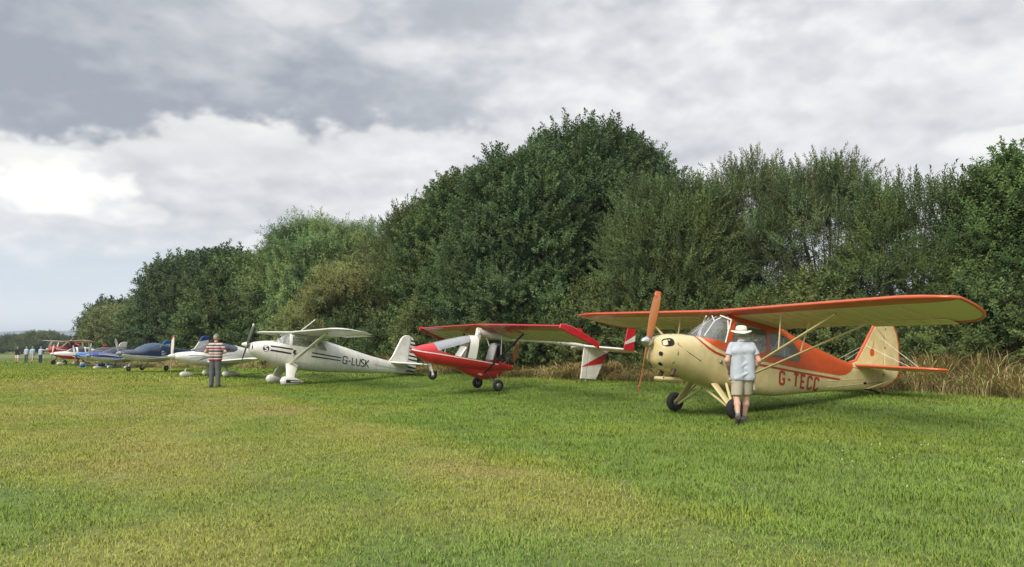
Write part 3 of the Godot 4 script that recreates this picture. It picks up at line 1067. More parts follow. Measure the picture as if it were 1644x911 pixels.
	b.box(Vector3(0.45, -0.70, 0), Vector3(0.46, 0.09, 0.34), Basis(Vector3(0, 0, 1), 0.02), 0.035)
	part("air_scoop", b, cream, o)
	b = MB.new()
	b.lathe([Vector2(0.001, 0.03), Vector2(0.03, 0.028), Vector2(0.036, 0.0)], Transform3D(Basis(Vector3(1, 0, 0), PI / 2), _on(f, 1.33, -0.28, 1.0)), 10)
	part("fuel_drain", b, M["dull_metal"], body)
	# propeller
	b = MB.new()
	var ax := Vector3(1, 0, 0)
	var dir := Vector3(0.0, 0.96, 0.235).normalized()
	blade(b, Vector3(-0.06, 0, 0), dir, 1.0, 0.155, ax, 0.075)
	blade(b, Vector3(-0.06, 0, 0), -dir, 1.0, 0.155, ax, 0.075)
	b.lathe([Vector2(0.001, -0.11), Vector2(0.085, -0.11), Vector2(0.09, -0.02), Vector2(0.001, -0.02)], Transform3D(Basis(Vector3(0, 1, 0), Vector3(1, 0, 0), Vector3(0, 0, -1)), Vector3.ZERO), 16)
	var pr := part("propeller", b, M["wood_blade"], o)
	for sg in [1.0, -1.0]:
		b = MB.new()
		blade(b, Vector3(-0.0605, 0, 0) + dir * sg * 0.86, dir * sg, 0.145, 0.128, ax, 0.02)
		part("blade_tip", b, orange, pr)
	b = MB.new()
	dome(b, -0.24, -0.10, 0.105)
	b.lathe([Vector2(0.105, -0.10), Vector2(0.105, -0.03), Vector2(0.01, -0.03)], Transform3D(Basis(Vector3(0, 1, 0), Vector3(1, 0, 0), Vector3(0, 0, -1)), Vector3.ZERO), 18)
	part("spinner", b, M["steel"], pr)
	# wing: fabric below, orange above and round the nose
	for s in [1.0, -1.0]:
		var secs := wing_secs(0.004 * s, (5.18 if s > 0 else -5.7), 1.49, 1.45, 1.54, 1.48, 0.745, 0.825, 0.14, 8.6, 0.9, 14)
		var wg := part("wing", wing_skin(secs, 0.0, 1.26, 22, 0.6), orange, o)
		part("underside", wing_skin(secs, 1.26, 2.0, 16, 0.6, Vector3(0, -1, 0)), M["wing_fabric"], wg)
		# orange edging round the tip
		b = MB.new()
		var edge := []
		for i in range(15, 25):
			edge.append(_edge(secs[i], 0.0))
		for i in range(24, 13, -1):
			edge.append(_edge(secs[i], 1.0))
		b.tube(edge, [0.028], 6)
		part("tip_edging", b, orange, wg)
		# pale ribs under the fabric
		for i in 12:
			b = MB.new()
			var z: float = s * (0.75 + i * 0.31)
			b.tube([Vector3(1.75, 0.655 + 0.0121 * absf(z), z), Vector3(2.3, 0.575 + 0.0121 * absf(z), z), Vector3(2.92, 0.505 + 0.0121 * absf(z), z)], [0.009], 5)
			part("rib", b, M["wing_fabric"], wg)
		b = MB.new()
		b.box(Vector3(2.78, 0.535 + 0.0121 * 3.6, s * 3.55), Vector3(0.28, 0.022, 1.6), Basis(Vector3(1, 0, 0), -0.0121 * s) * Basis(Vector3(0, 0, 1), -0.19), 0.008)
		part("aileron", b, M["wing_fabric"], wg)
		strut(o, Vector3(1.62, -0.62, 0.47 * s), Vector3(1.92, 0.66, 2.75 * s), 0.021, cream, "wing_strut", 1.9)
		strut(o, Vector3(1.72, -0.66, 0.47 * s), Vector3(2.66, 0.56, 2.78 * s), 0.018, cream, "wing_strut", 1.9)
		strut(o, Vector3(1.80, 0.01, 1.55 * s), Vector3(1.85, 0.66, 1.52 * s), 0.012, cream, "jury_strut", 1.5)
		strut(o, Vector3(2.25, 0.02, 1.66 * s), Vector3(2.36, 0.60, 1.74 * s), 0.012, cream, "jury_strut", 1.5)
	# tail
	b = MB.new()
	var fin := V2([5.44, -0.02, 5.62, 0.05, 5.78, 0.28, 6.17, 0.90, 6.27, 1.00, 6.40, 1.045, 6.515, 1.05, 6.50, 0.02, 6.46, -0.30, 5.9, -0.3])
	b.plate(fin, 0.07, Transform3D(), 0.02)
	var fn := part("fin", b, cream, o)
	b = MB.new()
	b.tube([Vector3(5.42, -0.01, 0), Vector3(5.62, 0.05, 0), Vector3(5.78, 0.28, 0), Vector3(6.17, 0.90, 0), Vector3(6.27, 1.0, 0), Vector3(6.40, 1.045, 0), Vector3(6.51, 1.05, 0)], [0.035, 0.036], 8, true, Vector3(0, 0, 1), 0.95)
	part("fin_edge", b, orange, fn)
	b = MB.new()
	b.plate(V2([6.53, 1.05, 6.66, 1.035, 6.79, 0.95, 6.90, 0.78, 6.97, 0.55, 7.0, 0.33, 7.02, 0.08, 7.01, -0.10, 6.96, -0.22, 6.80, -0.37, 6.60, -0.47, 6.42, -0.515, 6.475, -0.30, 6.515, 0.02]), 0.055, Transform3D(), 0.018)
	var rd := part("rudder", b, cream, o)
	b = MB.new()
	b.tube([Vector3(6.60, 1.045, 0), Vector3(6.68, 1.03, 0), Vector3(6.80, 0.945, 0), Vector3(6.905, 0.78, 0), Vector3(6.975, 0.55, 0), Vector3(7.005, 0.33, 0), Vector3(7.025, 0.08, 0), Vector3(7.012, -0.10, 0), Vector3(6.965, -0.22, 0), Vector3(6.80, -0.372, 0), Vector3(6.60, -0.475, 0), Vector3(6.42, -0.52, 0)], [0.034], 8, true, Vector3(0, 0, 1), 0.9)
	part("rudder_edge", b, orange, rd)
	b = MB.new()
	for y in [0.86, 0.42, -0.2]:
		b.box(Vector3(6.515, y, 0.0), Vector3(0.05, 0.035, 0.09), Basis(), 0.008)
	b.tube([Vector3(6.2, 0.88, 0.03), Vector3(6.52, 0.62, 0.045)], [0.005], 5)
	part("hinge", b, M["dull_metal"], rd)
	# winged letter badge on the fin
	var polys := []
	var ring := PackedVector2Array()
	for i in 25:
		ring.append(Vector2(6.10 + 0.062 * cos(TAU * i / 24.0), 0.275 + 0.088 * sin(TAU * i / 24.0)))
	var ell := PackedVector2Array()
	for i in 21:
		ell.append(Vector2(6.235 + 0.085 * cos(TAU * i / 20.0), 0.27 + 0.05 * sin(TAU * i / 20.0)))
	for pl in [ring, V2([6.06, 0.21, 6.145, 0.52, 6.165, 0.22]), V2([6.085, 0.29, 6.16, 0.29]), V2([6.04, 0.255, 6.16, 0.255])]:
		for q in Geometry2D.offset_polyline(pl, 0.006):
			if not Geometry2D.is_polygon_clockwise(q):
				polys.append(q)
	part("badge", flat_mark(polys, 0.0365), M["orange_paint"], fn)
	part("badge_wing", flat_mark([ell], 0.0362), mat("faded_orange", lin(0.63, 0.46, 0.22), 0.45), fn)
	for s in [1.0, -1.0]:
		b = MB.new()
		var st := V2([5.52, 0.05, 6.02, 1.45, 6.12, 1.66, 6.22, 1.74, 6.34, 1.70, 6.38, 1.5, 6.44, 0.06])
		var tt := Transform3D(Basis(Vector3(1, 0, 0), Vector3(0, 0, s), Vector3(0, 1, 0)), Vector3(0, -0.06, 0))
		b.plate(st, 0.055, tt, 0.016)
		var sb := part("tailplane", b, M["wing_fabric"], o)
		b = MB.new()
		b.tube([Vector3(5.50, -0.055, 0.06 * s), Vector3(6.01, -0.055, 1.45 * s), Vector3(6.115, -0.055, 1.67 * s), Vector3(6.22, -0.055, 1.75 * s), Vector3(6.35, -0.055, 1.71 * s)], [0.03], 8)
		part("edge_trim", b, orange, sb)
		b = MB.new()
		b.plate(V2([6.46, 0.10, 6.40, 1.5, 6.37, 1.70, 6.52, 1.62, 6.72, 1.3, 6.76, 0.5, 6.68, 0.12]), 0.045, Transform3D(tt.basis * Basis(Vector3(0, 1, 0), 0.0), tt.origin + Vector3(0, -0.015, 0)), 0.014)
		part("elevator", b, M["wing_fabric"], sb)
		strut(o, Vector3(6.40, 0.62, 0.03 * s), Vector3(6.30, -0.03, 1.1 * s), 0.004, M["white_paint"], "bracing_wire", 1.0)
		strut(o, Vector3(5.9, 0.42, 0.03 * s), Vector3(6.0, -0.03, 1.1 * s), 0.004, M["white_paint"], "bracing_wire", 1.0)
		strut(o, Vector3(5.95, -0.56, 0.05 * s), Vector3(6.3, -0.08, 1.1 * s), 0.009, cream, "tailplane_strut", 1.0)
		strut(o, Vector3(5.83, -0.44, 0.10 * s), Vector3(6.46, -0.38, 0.07 * s), 0.006, M["dull_metal"], "control_cable", 1.0)
		b = MB.new()
		b.ball(Vector3(5.82, -0.44, 0.105 * s), Vector3(0.055, 0.03, 0.012), 8, 6)
		part("cable_slot", b, M["hole_shade"], o)
	# undercarriage
	for s in [1.0, -1.0]:
		var axle := Vector3(1.37, -1.165, 0.93 * s)
		b = MB.new()
		b.tube([Vector3(1.32, -0.72, 0.36 * s), axle + Vector3(0, 0.02, -0.10 * s)], [0.032, 0.024], 10, true, Vector3(1, 0, 0.001), 2.9)
		part("gear_leg", b, cream, o)
		strut(o, Vector3(1.56, -0.70, 0.43 * s), axle + Vector3(0.02, 0, -0.08 * s), 0.024, cream, "gear_leg", 1.3)
		strut(o, Vector3(1.34, -0.82, 0.03 * s), axle + Vector3(0.02, -0.03, -0.10 * s), 0.026, cream, "shock_strut", 1.0)
		tyre(o, axle, 0.205, 0.17, M["dull_metal"], 0.0)
	b = MB.new()
	b.tube([Vector3(5.95, -0.57, 0), Vector3(6.3, -0.60, 0), Vector3(6.55, -0.66, 0)], [0.02, 0.018, 0.018], 8, true, Vector3(0, 0, 1), 1.6)
	b.tube([Vector3(6.12, -0.56, 0), Vector3(6.45, -0.66, 0)], [0.015, 0.015], 6)
	part("tail_spring", b, M["black_paint"], o)
	tyre(o, Vector3(6.58, -0.68, 0), 0.075, 0.05, M["dull_metal"], 0.0, "tail_wheel")

func _edge(s: Array, t: float) -> Vector3:
	var a := deg_to_rad(s[5])
	return Vector3(s[1] + t * s[2] * cos(a), s[3] - t * s[2] * sin(a), s[0])

func _ring(f: Fus, x: float) -> PackedVector3Array:
	var a := PackedVector3Array()
	for i in 24:
		a.append(f.pos(x, i / 24.0, 1.0))
	for i in 24:
		a.append(f.pos(x, 1.0 - i / 24.0, -1.0))
	return a

func _seam(f: Fus, x: float, m: Material, parent: Node3D) -> void:
	var b := MB.new()
	var pts := []
	for i in 37:
		var v := i / 18.0
		pts.append(f.pos(x, v, 1.0) if v <= 1.0 else f.pos(x, 2.0 - v, -1.0))
	b.tube(pts, [0.0045], 5, false)
	part("panel_seam", b, m, parent)

func _on(f: Fus, x: float, y: float, s: float) -> Vector3:
	var v := f.to_v(x, y)
	return f.pos(x, v, s) + f.norm(x, v, s) * 0.001

# a rounded dark patch, painted for the shade inside an opening, laid on the cowling round the point at (x, y)
func _mouth(b: MB, f: Fus, x: float, y: float, s: float, ru: float, rv: float) -> void:
	var v := f.to_v(x, y)
	var p := f.pos(x, v, s)
	var n := f.norm(x, v, s)
	var u := (f.pos(x + 0.01, v, s) - f.pos(x - 0.01, v, s)).normalized()
	var w := n.cross(u).normalized()
	var ring := PackedVector3Array()
	for i in 20:
		var a := TAU * i / 20.0
		var cu := signf(cos(a)) * pow(absf(cos(a)), 0.7) * ru
		var cw := signf(sin(a)) * pow(absf(sin(a)), 0.7) * rv
		# drop each point back onto the surface along x
		var q := p + u * cu + w * cw
		var vv := f.to_v(q.x, q.y)
		var on := f.pos(q.x, vv, s)
		ring.append(on + f.norm(q.x, vv, s) * 0.004)
	var mid := p + n * 0.004
	for j in 20:
		b.flat(mid, ring[j], ring[(j + 1) % 20], n)

func pusher_red() -> void:
	var o := pose("airplane", "red pusher aircraft with a slim white tail boom, its nose wheel off the grass", -2.818, 21.641, 1.298, 27.07, 4.37, 0.6)
	var red: Material = M["red_paint"]
	var white: Material = M["white_paint"]
	var f := Fus.new([
		[0.0, 0.02, -0.02, 0.015, 0.0, 2.0], [0.04, 0.05, -0.055, 0.06, 0.0, 2.0], [0.12, 0.085, -0.12, 0.12, -0.01, 2.0], [0.3, 0.15, -0.225, 0.215, -0.03, 2.1], [0.62, 0.24, -0.35, 0.325, -0.06, 2.3], [1.2, 0.41, -0.41, 0.385, -0.10, 2.5], [1.7, 0.525, -0.44, 0.40, -0.13, 2.8],
		[2.0, 0.54, -0.455, 0.40, -0.15, 2.8], [2.3, 0.40, -0.47, 0.385, -0.20, 2.8], [2.58, -0.02, -0.47, 0.34, -0.25, 2.6], [2.72, -0.14, -0.45, 0.30, -0.28, 2.5], [3.16, -0.21, -0.39, 0.15, -0.30, 2.3]])
	var open := f.xv(VA([0.70, 0.035, 1.2, -0.075, 1.8, -0.13, 2.58, -0.20, 2.59, 9.9, 0.62, 9.9, 0.64, 0.17]))
	var b := MB.new()
	f.lay(b, 0.0, 3.16, PackedVector2Array(), [open])
	b.fan(_ring(f, 3.16), Vector3(1, 0, 0))
	var pod := part("pod", b, red, o)
	for s in [1.0, -1.0]:
		b = MB.new()
		f.lay(b, 0, 4, f.xv(VA([0.03, 0.018, 0.3, -0.018, 0.74, -0.048, 1.2, -0.092, 1.8, -0.145, 2.58, -0.222, 2.58, -0.25, 1.8, -0.172, 1.2, -0.12, 0.74, -0.076, 0.3, -0.045, 0.03, -0.012])), [], 0.004, [s])
		part("white_stripe", b, white, pod)
	b = MB.new()
	f.lay(b, 0, 4, f.xv(VA([0.70, 0.04, 1.15, 0.17, 1.64, 0.35, 1.68, 9.9, 0.62, 9.9, 0.64, 0.17])), [], 0.002)
	part("windscreen", b, glass("screen_glass", Color(0.80, 0.82, 0.85), 0.42), o)
	b = MB.new()
	var hoop := f.xv(VA([1.58, -0.11, 1.83, -0.135, 1.92, 0.40, 1.93, 9.9, 1.66, 9.9, 1.67, 0.40]))
	f.lay(b, 0, 4, hoop, [], 0.012)
	f.lay(b, 0, 4, hoop, [], -0.02)
	part("door_hoop", b, white, o)
	b = MB.new()
	f.lay(b, 0.6, 2.7, f.xv(VA([0.6, -9.9, 0.72, -0.02, 1.8, -0.14, 2.6, -0.22, 2.6, -9.9])), [], -0.02)
	part("cockpit_lining", b, M["seat_cloth"], o)
	b = MB.new()
	b.ball(Vector3(0.80, 0.02, 0.0), Vector3(0.13, 0.09, 0.24), 14, 8)
	part("instrument_pod", b, M["grey_paint"], o)
	b = MB.new()
	b.box(Vector3(1.52, 0.03, 0), Vector3(0.07, 0.42, 0.40), Basis(Vector3(0, 0, 1), -0.55), 0.03)
	b.box(Vector3(1.30, -0.20, 0), Vector3(0.4, 0.08, 0.42), Basis(), 0.03)
	part("front_seat", b, M["white_paint"], o)
	b = MB.new()
	b.box(Vector3(2.50, 0.10, 0), Vector3(0.12, 0.56, 0.42), Basis(Vector3(0, 0, 1), -0.22), 0.05)
	part("rear_seat", b, M["grey_cloth"], o)
	b = MB.new()
	b.tube([Vector3(0.98, -0.1, 0.06), Vector3(1.02, 0.08, 0.06)], [0.014, 0.018], 6)
	part("control_stick", b, white, o)
	# deeper belly behind the step
	var g := Fus.new([[1.2, -0.36, -0.40, 0.10, -0.37, 2.2], [1.5, -0.33, -0.48, 0.22, -0.38, 2.3], [1.85, -0.30, -0.61, 0.27, -0.40, 2.4], [2.28, -0.30, -0.70, 0.28, -0.42, 2.5], [2.72, -0.30, -0.63, 0.25, -0.42, 2.4], [2.84, -0.32, -0.50, 0.18, -0.40, 2.2]])
	b = MB.new()
	g.lay(b, 1.2, 2.84, PackedVector2Array(), [])
	b.fan(_ring(g, 2.84), Vector3(1, 0, 0))
	part("belly_fairing", b, red, o)
	b = MB.new()
	var el := PackedVector2Array()
	for i in 14:
		el.append(Vector2(2.06 + 0.07 * cos(TAU * i / 14.0), g.to_v(2.06, -0.55) + 0.035 * sin(TAU * i / 14.0)))
	g.lay(b, 0, 4, el, [], 0.005, [1.0])
	part("badge", b, white, o)
	# engine and pusher propeller
	b = MB.new()
	b.tube([Vector3(2.82, -0.20, 0), Vector3(2.80, -0.12, 0), Vector3(2.76, 0.30, 0), Vector3(2.75, 0.40, 0)], [0.09, 0.13, 0.13, 0.07], 14)
	b.box(Vector3(2.92, -0.14, 0), Vector3(0.34, 0.16, 0.30), Basis(), 0.03)
	var eng := part("engine", b, M["black_paint"], o)
	b = MB.new()
	for k in 5:
		b.box(Vector3(2.95, -0.02 + k * 0.035, 0), Vector3(0.22, 0.010, 0.24), Basis(), 0.003)
	part("cooling_fins", b, M["dull_metal"], eng)
	b = MB.new()
	b.tube([Vector3(2.9, -0.12, 0.18), Vector3(3.05, 0.0, 0.2), Vector3(3.0, 0.1, 0.16)], [0.03, 0.03, 0.025], 8)
	part("exhaust_pipe", b, M["exhaust_metal"], eng)
	b = MB.new()
	b.tube([Vector3(3.05, -0.16, 0), Vector3(3.24, -0.16, 0)], [0.05, 0.06], 12)
	var ph := part("propeller", b, M["black_paint"], o)
	b = MB.new()
	var pd := Vector3(0, 0.93, 0.36).normalized()
	blade(b, Vector3(3.22, -0.16, 0), pd, 0.66, 0.13, Vector3(-1, 0, 0), 0.05)
	part("blade", b, M["wood_blade"], ph)
	b = MB.new()
	blade(b, Vector3(3.22, -0.16, 0), -pd, 0.66, 0.11, Vector3(-1, 0, 0), 0.05)
	part("blade", b, M["wood_blade"], ph)
	b = MB.new()
	b.tube([Vector3(2.72, -0.22, 0.30), Vector3(2.92, -0.08, 0.27), Vector3(3.0, -0.34, 0.2)], [0.010], 6)
	part("engine_mount", b, M["steel"], o)
	# wing: red skin above and at the nose, cream fabric under, red end plates
	for s in [1.0, -1.0]:
		var secs := wing_secs(0.0, 4.72 * s, 2.0, 1.98, 1.16, 1.16, 0.87, 0.785, 0.17, 17.0, 0.0, 8)
		var wg := part("wing", wing_skin(secs, 0.0, 1.34, 18, 0.85), red, o)
		part("underside", wing_skin(secs, 1.34, 2.0, 14, 0.85, Vector3(0, -1, 0)), M["sailcloth"], wg)
		var ins := wing_secs(0.05 * s, 1.95 * s, 1.998, 1.992, 1.16, 1.16, 0.866, 0.831, 0.172, 17.0, 0.0, 4)
		part("root_sheeting", wing_skin(ins, 1.33, 1.48, 8, 0.83, Vector3(0, -1, 0)), red, wg)
		b = MB.new()
		var pl := V2([-0.02, 0.06, 0.25, 0.115, 0.6, 0.10, 1.16, 0.03, 1.20, -0.10, 0.85, -0.09, 0.3, -0.075, -0.02, -0.05])
		var tt := Transform3D(Basis(Vector3(0, 0, 1), deg_to_rad(-17.0)) , Vector3(1.97, 0.785, 4.735 * s))
		b.plate(pl, 0.05, tt, 0.015)
		part("end_plate", b, red, wg)
		for i in 8:
			b = MB.new()
			var z: float = s * (0.5 + i * 0.55)
			var rr := []
			for k in 5:
				var q := foil(1.35 + k * 0.15, 0.85)
				var a := deg_to_rad(17.0)
				rr.append(Vector3(1.99 + q.x * 1.16 * cos(a), 0.86 - 0.018 * absf(z) + q.y * 0.17 * 1.16 - q.x * 1.16 * sin(a), z))
			b.tube(rr, [0.008], 5)
			part("rib", b, M["wing_fabric"], wg)
		strut(o, Vector3(2.14, -0.50, 0.37 * s), Vector3(2.44, 0.63, 2.0 * s), 0.022, M["black_paint"], "wing_strut", 1.6)
		strut(o, Vector3(2.52, 0.60, 0.55 * s), Vector3(2.66, 0.06, 0.30 * s), 0.013, white, "cabane_strut", 1.3)
		# undercarriage
		var hub := Vector3(2.44, -0.82, 0.70 * s)
		strut(o, Vector3(2.30, -0.52, 0.26 * s), hub, 0.024, M["black_paint"], "gear_leg", 1.3)
		strut(o, Vector3(2.62, -0.50, 0.22 * s), hub, 0.016, M["dull_metal"], "gear_brace", 1.0)
		tyre(o, hub, 0.165, 0.12, M["dull_metal"])
		# tailplane and end fins
		b = MB.new()
		var tp := Transform3D(Basis(Vector3(cos(0.1), -sin(0.1), 0), Vector3(0, 0, s), Vector3(sin(0.1), cos(0.1), 0)), Vector3(5.6, 0.53, 0))
		b.plate(V2([0.0, 0.0, 0.42, 1.40, 0.55, 1.48, 0.78, 1.48, 0.72, 0.0]), 0.05, tp, 0.015)
		var tpl := part("tailplane", b, white, o)
		b = MB.new()
		b.plate(V2([0.735, 0.05, 0.795, 1.47, 0.98, 1.45, 1.16, 1.28, 1.08, 0.12]), 0.035, tp, 0.012)
		part("elevator", b, M["wing_fabric"], tpl)
		b = MB.new()
		b.plate(V2([0.83, 0.5, 0.86, 0.5, 1.02, 1.36, 0.99, 1.36]), 0.039, tp, 0.004)
		part("dark_stripe", b, M["black_paint"], tpl)
		b = MB.new()
		var wt := Transform3D(Basis(), Vector3(0, 0, 1.49 * s))
		b.plate(V2([6.08, 0.46, 6.19, 1.13, 6.48, 1.14, 6.46, 0.44]), 0.035, wt, 0.012)
		var wl := part("end_fin", b, red, o)
		b = MB.new()
		for q in [V2([6.125, 0.70, 6.475, 0.92, 6.47, 0.74, 6.11, 0.62])]:
			var idx := Geometry2D.triangulate_polygon(q)
			for sd in [1.0, -1.0]:
				for i in range(0, idx.size(), 3):
					b.flat(Vector3(q[idx[i]].x, q[idx[i]].y, 1.49 * s + 0.019 * sd), Vector3(q[idx[i + 1]].x, q[idx[i + 1]].y, 1.49 * s + 0.019 * sd), Vector3(q[idx[i + 2]].x, q[idx[i + 2]].y, 1.49 * s + 0.019 * sd), Vector3(0, 0, sd))
		part("white_band", b, white, wl)
	# pylon and boom
	b = MB.new()
	b.box(Vector3(2.03, 0.58, 0), Vector3(0.17, 0.40, 0.13), Basis(Vector3(0, 0, 1), -0.12), 0.03)
	part("pylon", b, white, o)
	b = MB.new()
	b.tube([Vector3(2.02, 0.66, 0), Vector3(2.95, 0.54, 0), Vector3(3.6, 0.575, 0), Vector3(4.41, 0.575, 0), Vector3(5.4, 0.535, 0), Vector3(5.9, 0.51, 0)], [0.10, 0.085, 0.08, 0.078, 0.058, 0.04], 14)
	part("tail_boom", b, white, o)
	# lettering on the boom
	for s in [1.0, -1.0]:
		var x := 4.46
		for ch in "G-RINT":
			b = MB.new()
			var gw := 0.09 if ch != "I" else 0.02
			var k := 0
			for q in strokes(ch, Vector2.ZERO, 0.11, 0.018, 0.0, 1.0):
				var idx := Geometry2D.triangulate_polygon(q)
				for i in range(0, idx.size(), 3):
					var pp := []
					for j in 3:
						var p: Vector2 = q[idx[i + j]]
						var yy := 0.515 + p.y
						var ax := 0.575 - 0.04 * (x - 4.41)
						var rad := 0.088 - 0.025 * (x - 4.41)
						pp.append(Vector3(x + (p.x if s > 0 else gw - p.x), yy - 0.04 * (x - 4.41), s * (sqrt(maxf(0.0001, rad * rad - pow(yy - 0.575, 2.0))) + 0.004 + 0.0004 * k)))
					b.flat(pp[0], pp[1], pp[2], Vector3(0, 0, s))
				k += 1
			if b.v.size():
				part("letter", b, M["grey_paint"], o)
			x += gw + 0.035
	# fin under the boom
	b = MB.new()
	b.plate(V2([5.64, 0.52, 5.83, 0.50, 5.775, -0.49, 5.585, -0.49]), 0.06, Transform3D(), 0.015)
	part("fin", b, white, o)
	b = MB.new()
	b.plate(V2([5.845, 0.50, 6.53, 0.40, 6.15, -0.495, 5.79, -0.49]), 0.05, Transform3D(), 0.015)
	var rud := part("rudder", b, white, o)
	b = MB.new()
	for q in [V2([5.60, -0.12, 5.82, 0.015, 5.815, -0.085, 5.60, -0.13]), V2([5.83, 0.02, 6.50, 0.37, 6.36, 0.02, 5.825, -0.08])]:
		var idx := Geometry2D.triangulate_polygon(q)
		for sd in [1.0, -1.0]:
			for i in range(0, idx.size(), 3):
				b.flat(Vector3(q[idx[i]].x, q[idx[i]].y, 0.0325 * sd), Vector3(q[idx[i + 1]].x, q[idx[i + 1]].y, 0.0325 * sd), Vector3(q[idx[i + 2]].x, q[idx[i + 2]].y, 0.0325 * sd), Vector3(0, 0, sd))
	var band := part("red_band", b, red, rud)
	band.set_meta("kind", "stuff")
	strut(o, Vector3(5.78, -0.47, 0), Vector3(5.78, -0.68, 0), 0.014, white, "tail_skid", 1.0)
	# nose wheel hanging clear of the grass
	strut(o, Vector3(0.60, -0.33, 0.05), Vector3(0.72, -0.66, 0.06), 0.022, white, "nose_fork", 1.3)
	strut(o, Vector3(0.60, -0.33, -0.05), Vector3(0.72, -0.66, -0.06), 0.022, white, "nose_fork", 1.3)
	tyre(o, Vector3(0.72, -0.66, 0), 0.135, 0.09, M["dull_metal"])

func taildragger_white() -> void:
	var o := pose("airplane", "white high-wing taildragger with black stripes, wheel spats and a striped rudder", -9.159, 26.976, 1.417, 31.58, 5.41, 0.0)
	var white: Material = M["white_paint"]
	var blk: Material = M["black_paint"]
	var f := Fus.new([
		[0.09, -0.02, -0.16, 0.10, -0.09, 2.0], [0.11, 0.05, -0.22, 0.20, -0.09, 2.0], [0.16, 0.095, -0.28, 0.29, -0.09, 2.1], [0.28, 0.135, -0.37, 0.35, -0.10, 2.2], [0.56, 0.19, -0.52, 0.405, -0.13, 2.3], [0.92, 0.235, -0.63, 0.44, -0.16, 2.5], [1.2, 0.42, -0.67, 0.455, -0.18, 2.6],
		[1.44, 0.545, -0.70, 0.46, -0.18, 2.8], [2.2, 0.555, -0.74, 0.45, -0.2, 2.8], [2.7, 0.405, -0.735, 0.42, -0.22, 2.6], [3.57, 0.215, -0.69, 0.33, -0.26, 2.4], [4.63, -0.015, -0.63, 0.21, -0.33, 2.3], [5.3, -0.125, -0.59, 0.125, -0.36, 2.2], [6.04, -0.28, -0.55, 0.03, -0.42, 2.0]])
	var scr := f.xv(VA([0.80, 0.19, 1.33, 0.11, 1.345, 0.42, 1.40, 9.9, 0.94, 9.9]))
	var w1 := f.xv(VA([1.43, 0.115, 1.45, 0.44, 2.26, 0.45, 2.26, 0.09]))
	var w2 := f.xv(VA([2.34, 0.055, 2.34, 0.43, 2.48, 0.35, 2.60, 0.23, 2.69, 0.09, 2.70, 0.03]))
	var b := MB.new()
	f.lay(b, 0.09, 6.04, PackedVector2Array(), [scr, w1, w2])
	b.fan(_ring(f, 0.09), Vector3(-1, 0, 0))
	var body := part("fuselage", b, white, o)
	b = MB.new()
	f.lay(b, 0, 7, scr, [], -0.004)
	part("windscreen", b, M["clear_glass"], o)
	for w in [w1, w2]:
		for s in [1.0, -1.0]:
			b = MB.new()
			f.lay(b, 0, 7, w, [], -0.004, [s])
			part("side_window", b, M["clear_glass"], o)
	b = MB.new()
	f.lay(b, 1.1, 3.0, f.xv(VA([1.1, -9.9, 1.1, 0.02, 2.95, -0.02, 2.95, -9.9])), [], -0.02)
	part("cabin_lining", b, M["grey_cloth"], o)
	b = MB.new()
	b.box(Vector3(2.1, 0.02, 0), Vector3(0.12, 0.6, 0.76), Basis(Vector3(0, 0, 1), -0.15), 0.05)
	part("seat", b, M["seat_cloth"], o)
	for s in [1.0, -1.0]:
		b = MB.new()
		for q in [VA([0.70, 0.045, 1.05, 0.03, 1.47, 0.00, 1.47, -0.045, 1.05, -0.02, 0.72, -0.005])]:
			f.lay(b, 0, 7, f.xv(q), [], 0.004, [s])
		part("stripe", b, blk, body)
		b = MB.new()
		f.lay(b, 0, 7, f.xv(VA([0.74, -0.09, 1.05, -0.115, 1.43, -0.15, 1.43, -0.205, 1.05, -0.175, 0.68, -0.145])), [], 0.004, [s])
		part("stripe", b, blk, body)
		for q in [VA([2.17, -0.06, 3.30, -0.155, 3.28, -0.19, 2.15, -0.105]), VA([2.15, -0.185, 3.28, -0.255, 3.26, -0.29, 2.15, -0.23])]:
			b = MB.new()
			f.lay(b, 0, 7, f.xv(q), [], 0.004, [s])
			part("stripe", b, blk, body)
		for q in [VA([4.60, -0.285, 5.7, -0.40, 5.7, -0.412, 4.60, -0.297]), VA([4.66, -0.325, 5.7, -0.43, 5.7, -0.442, 4.66, -0.337])]:
			b = MB.new()
			f.lay(b, 0, 7, f.xv(q), [], 0.004, [s])
			part("pinstripe", b, M["grey_paint"], body)
		# round badge with a white S-shaped sweep
		b = MB.new()
		var disc := []
		for i in 24:
			disc.append(Vector2(0.56 + 0.105 * cos(TAU * i / 24.0), -0.075 + 0.115 * sin(TAU * i / 24.0)))
		f.lay(b, 0, 7, f.xv(disc), [], 0.004, [s])
		var bd := part("badge", b, blk, body)
		b = MB.new()
		for q in strokes("S", Vector2(0.515, -0.155), 0.165, 0.042, 0.0, 1.05):
			f.lay(b, 0, 7, f.xv(Array(q)), [], 0.007, [s])
		part("badge_letter", b, white, bd)
		b = MB.new()
		f.lay(b, 0, 7, f.xv(VA([1.50, -0.04, 1.60, -0.05, 1.555, -0.13, 1.64, -0.14, 1.50, -0.27, 1.545, -0.175, 1.475, -0.165])), [], 0.004, [s])
		part("lightning_mark", b, blk, body)
		b = MB.new()
		b.tube([_on(f, 1.40, 0.0, s), _on(f, 1.42, -0.45, s), _on(f, 2.0, -0.48, s), _on(f, 2.28, -0.1, s), _on(f, 2.29, 0.1, s)], [0.005], 5)
		part("door_seam", b, M["dull_metal"], body)
	registration("G-LUSK", f, Vector2(3.36, -0.36), 0.255, 0.036, 0.045, -0.07, blk, body, 1.0)
	for x in [0.93, 2.32, 3.15, 3.95, 4.75, 5.3]:
		_seam(f, x, M["grey_paint"], body)
	for s in [0.6, -0.6]:
		b = MB.new()
		_mouth(b, f, 0.135, -0.05, s / 0.6, 0.03, 0.10)
		part("air_intake", b, M["hole_shade"], body)
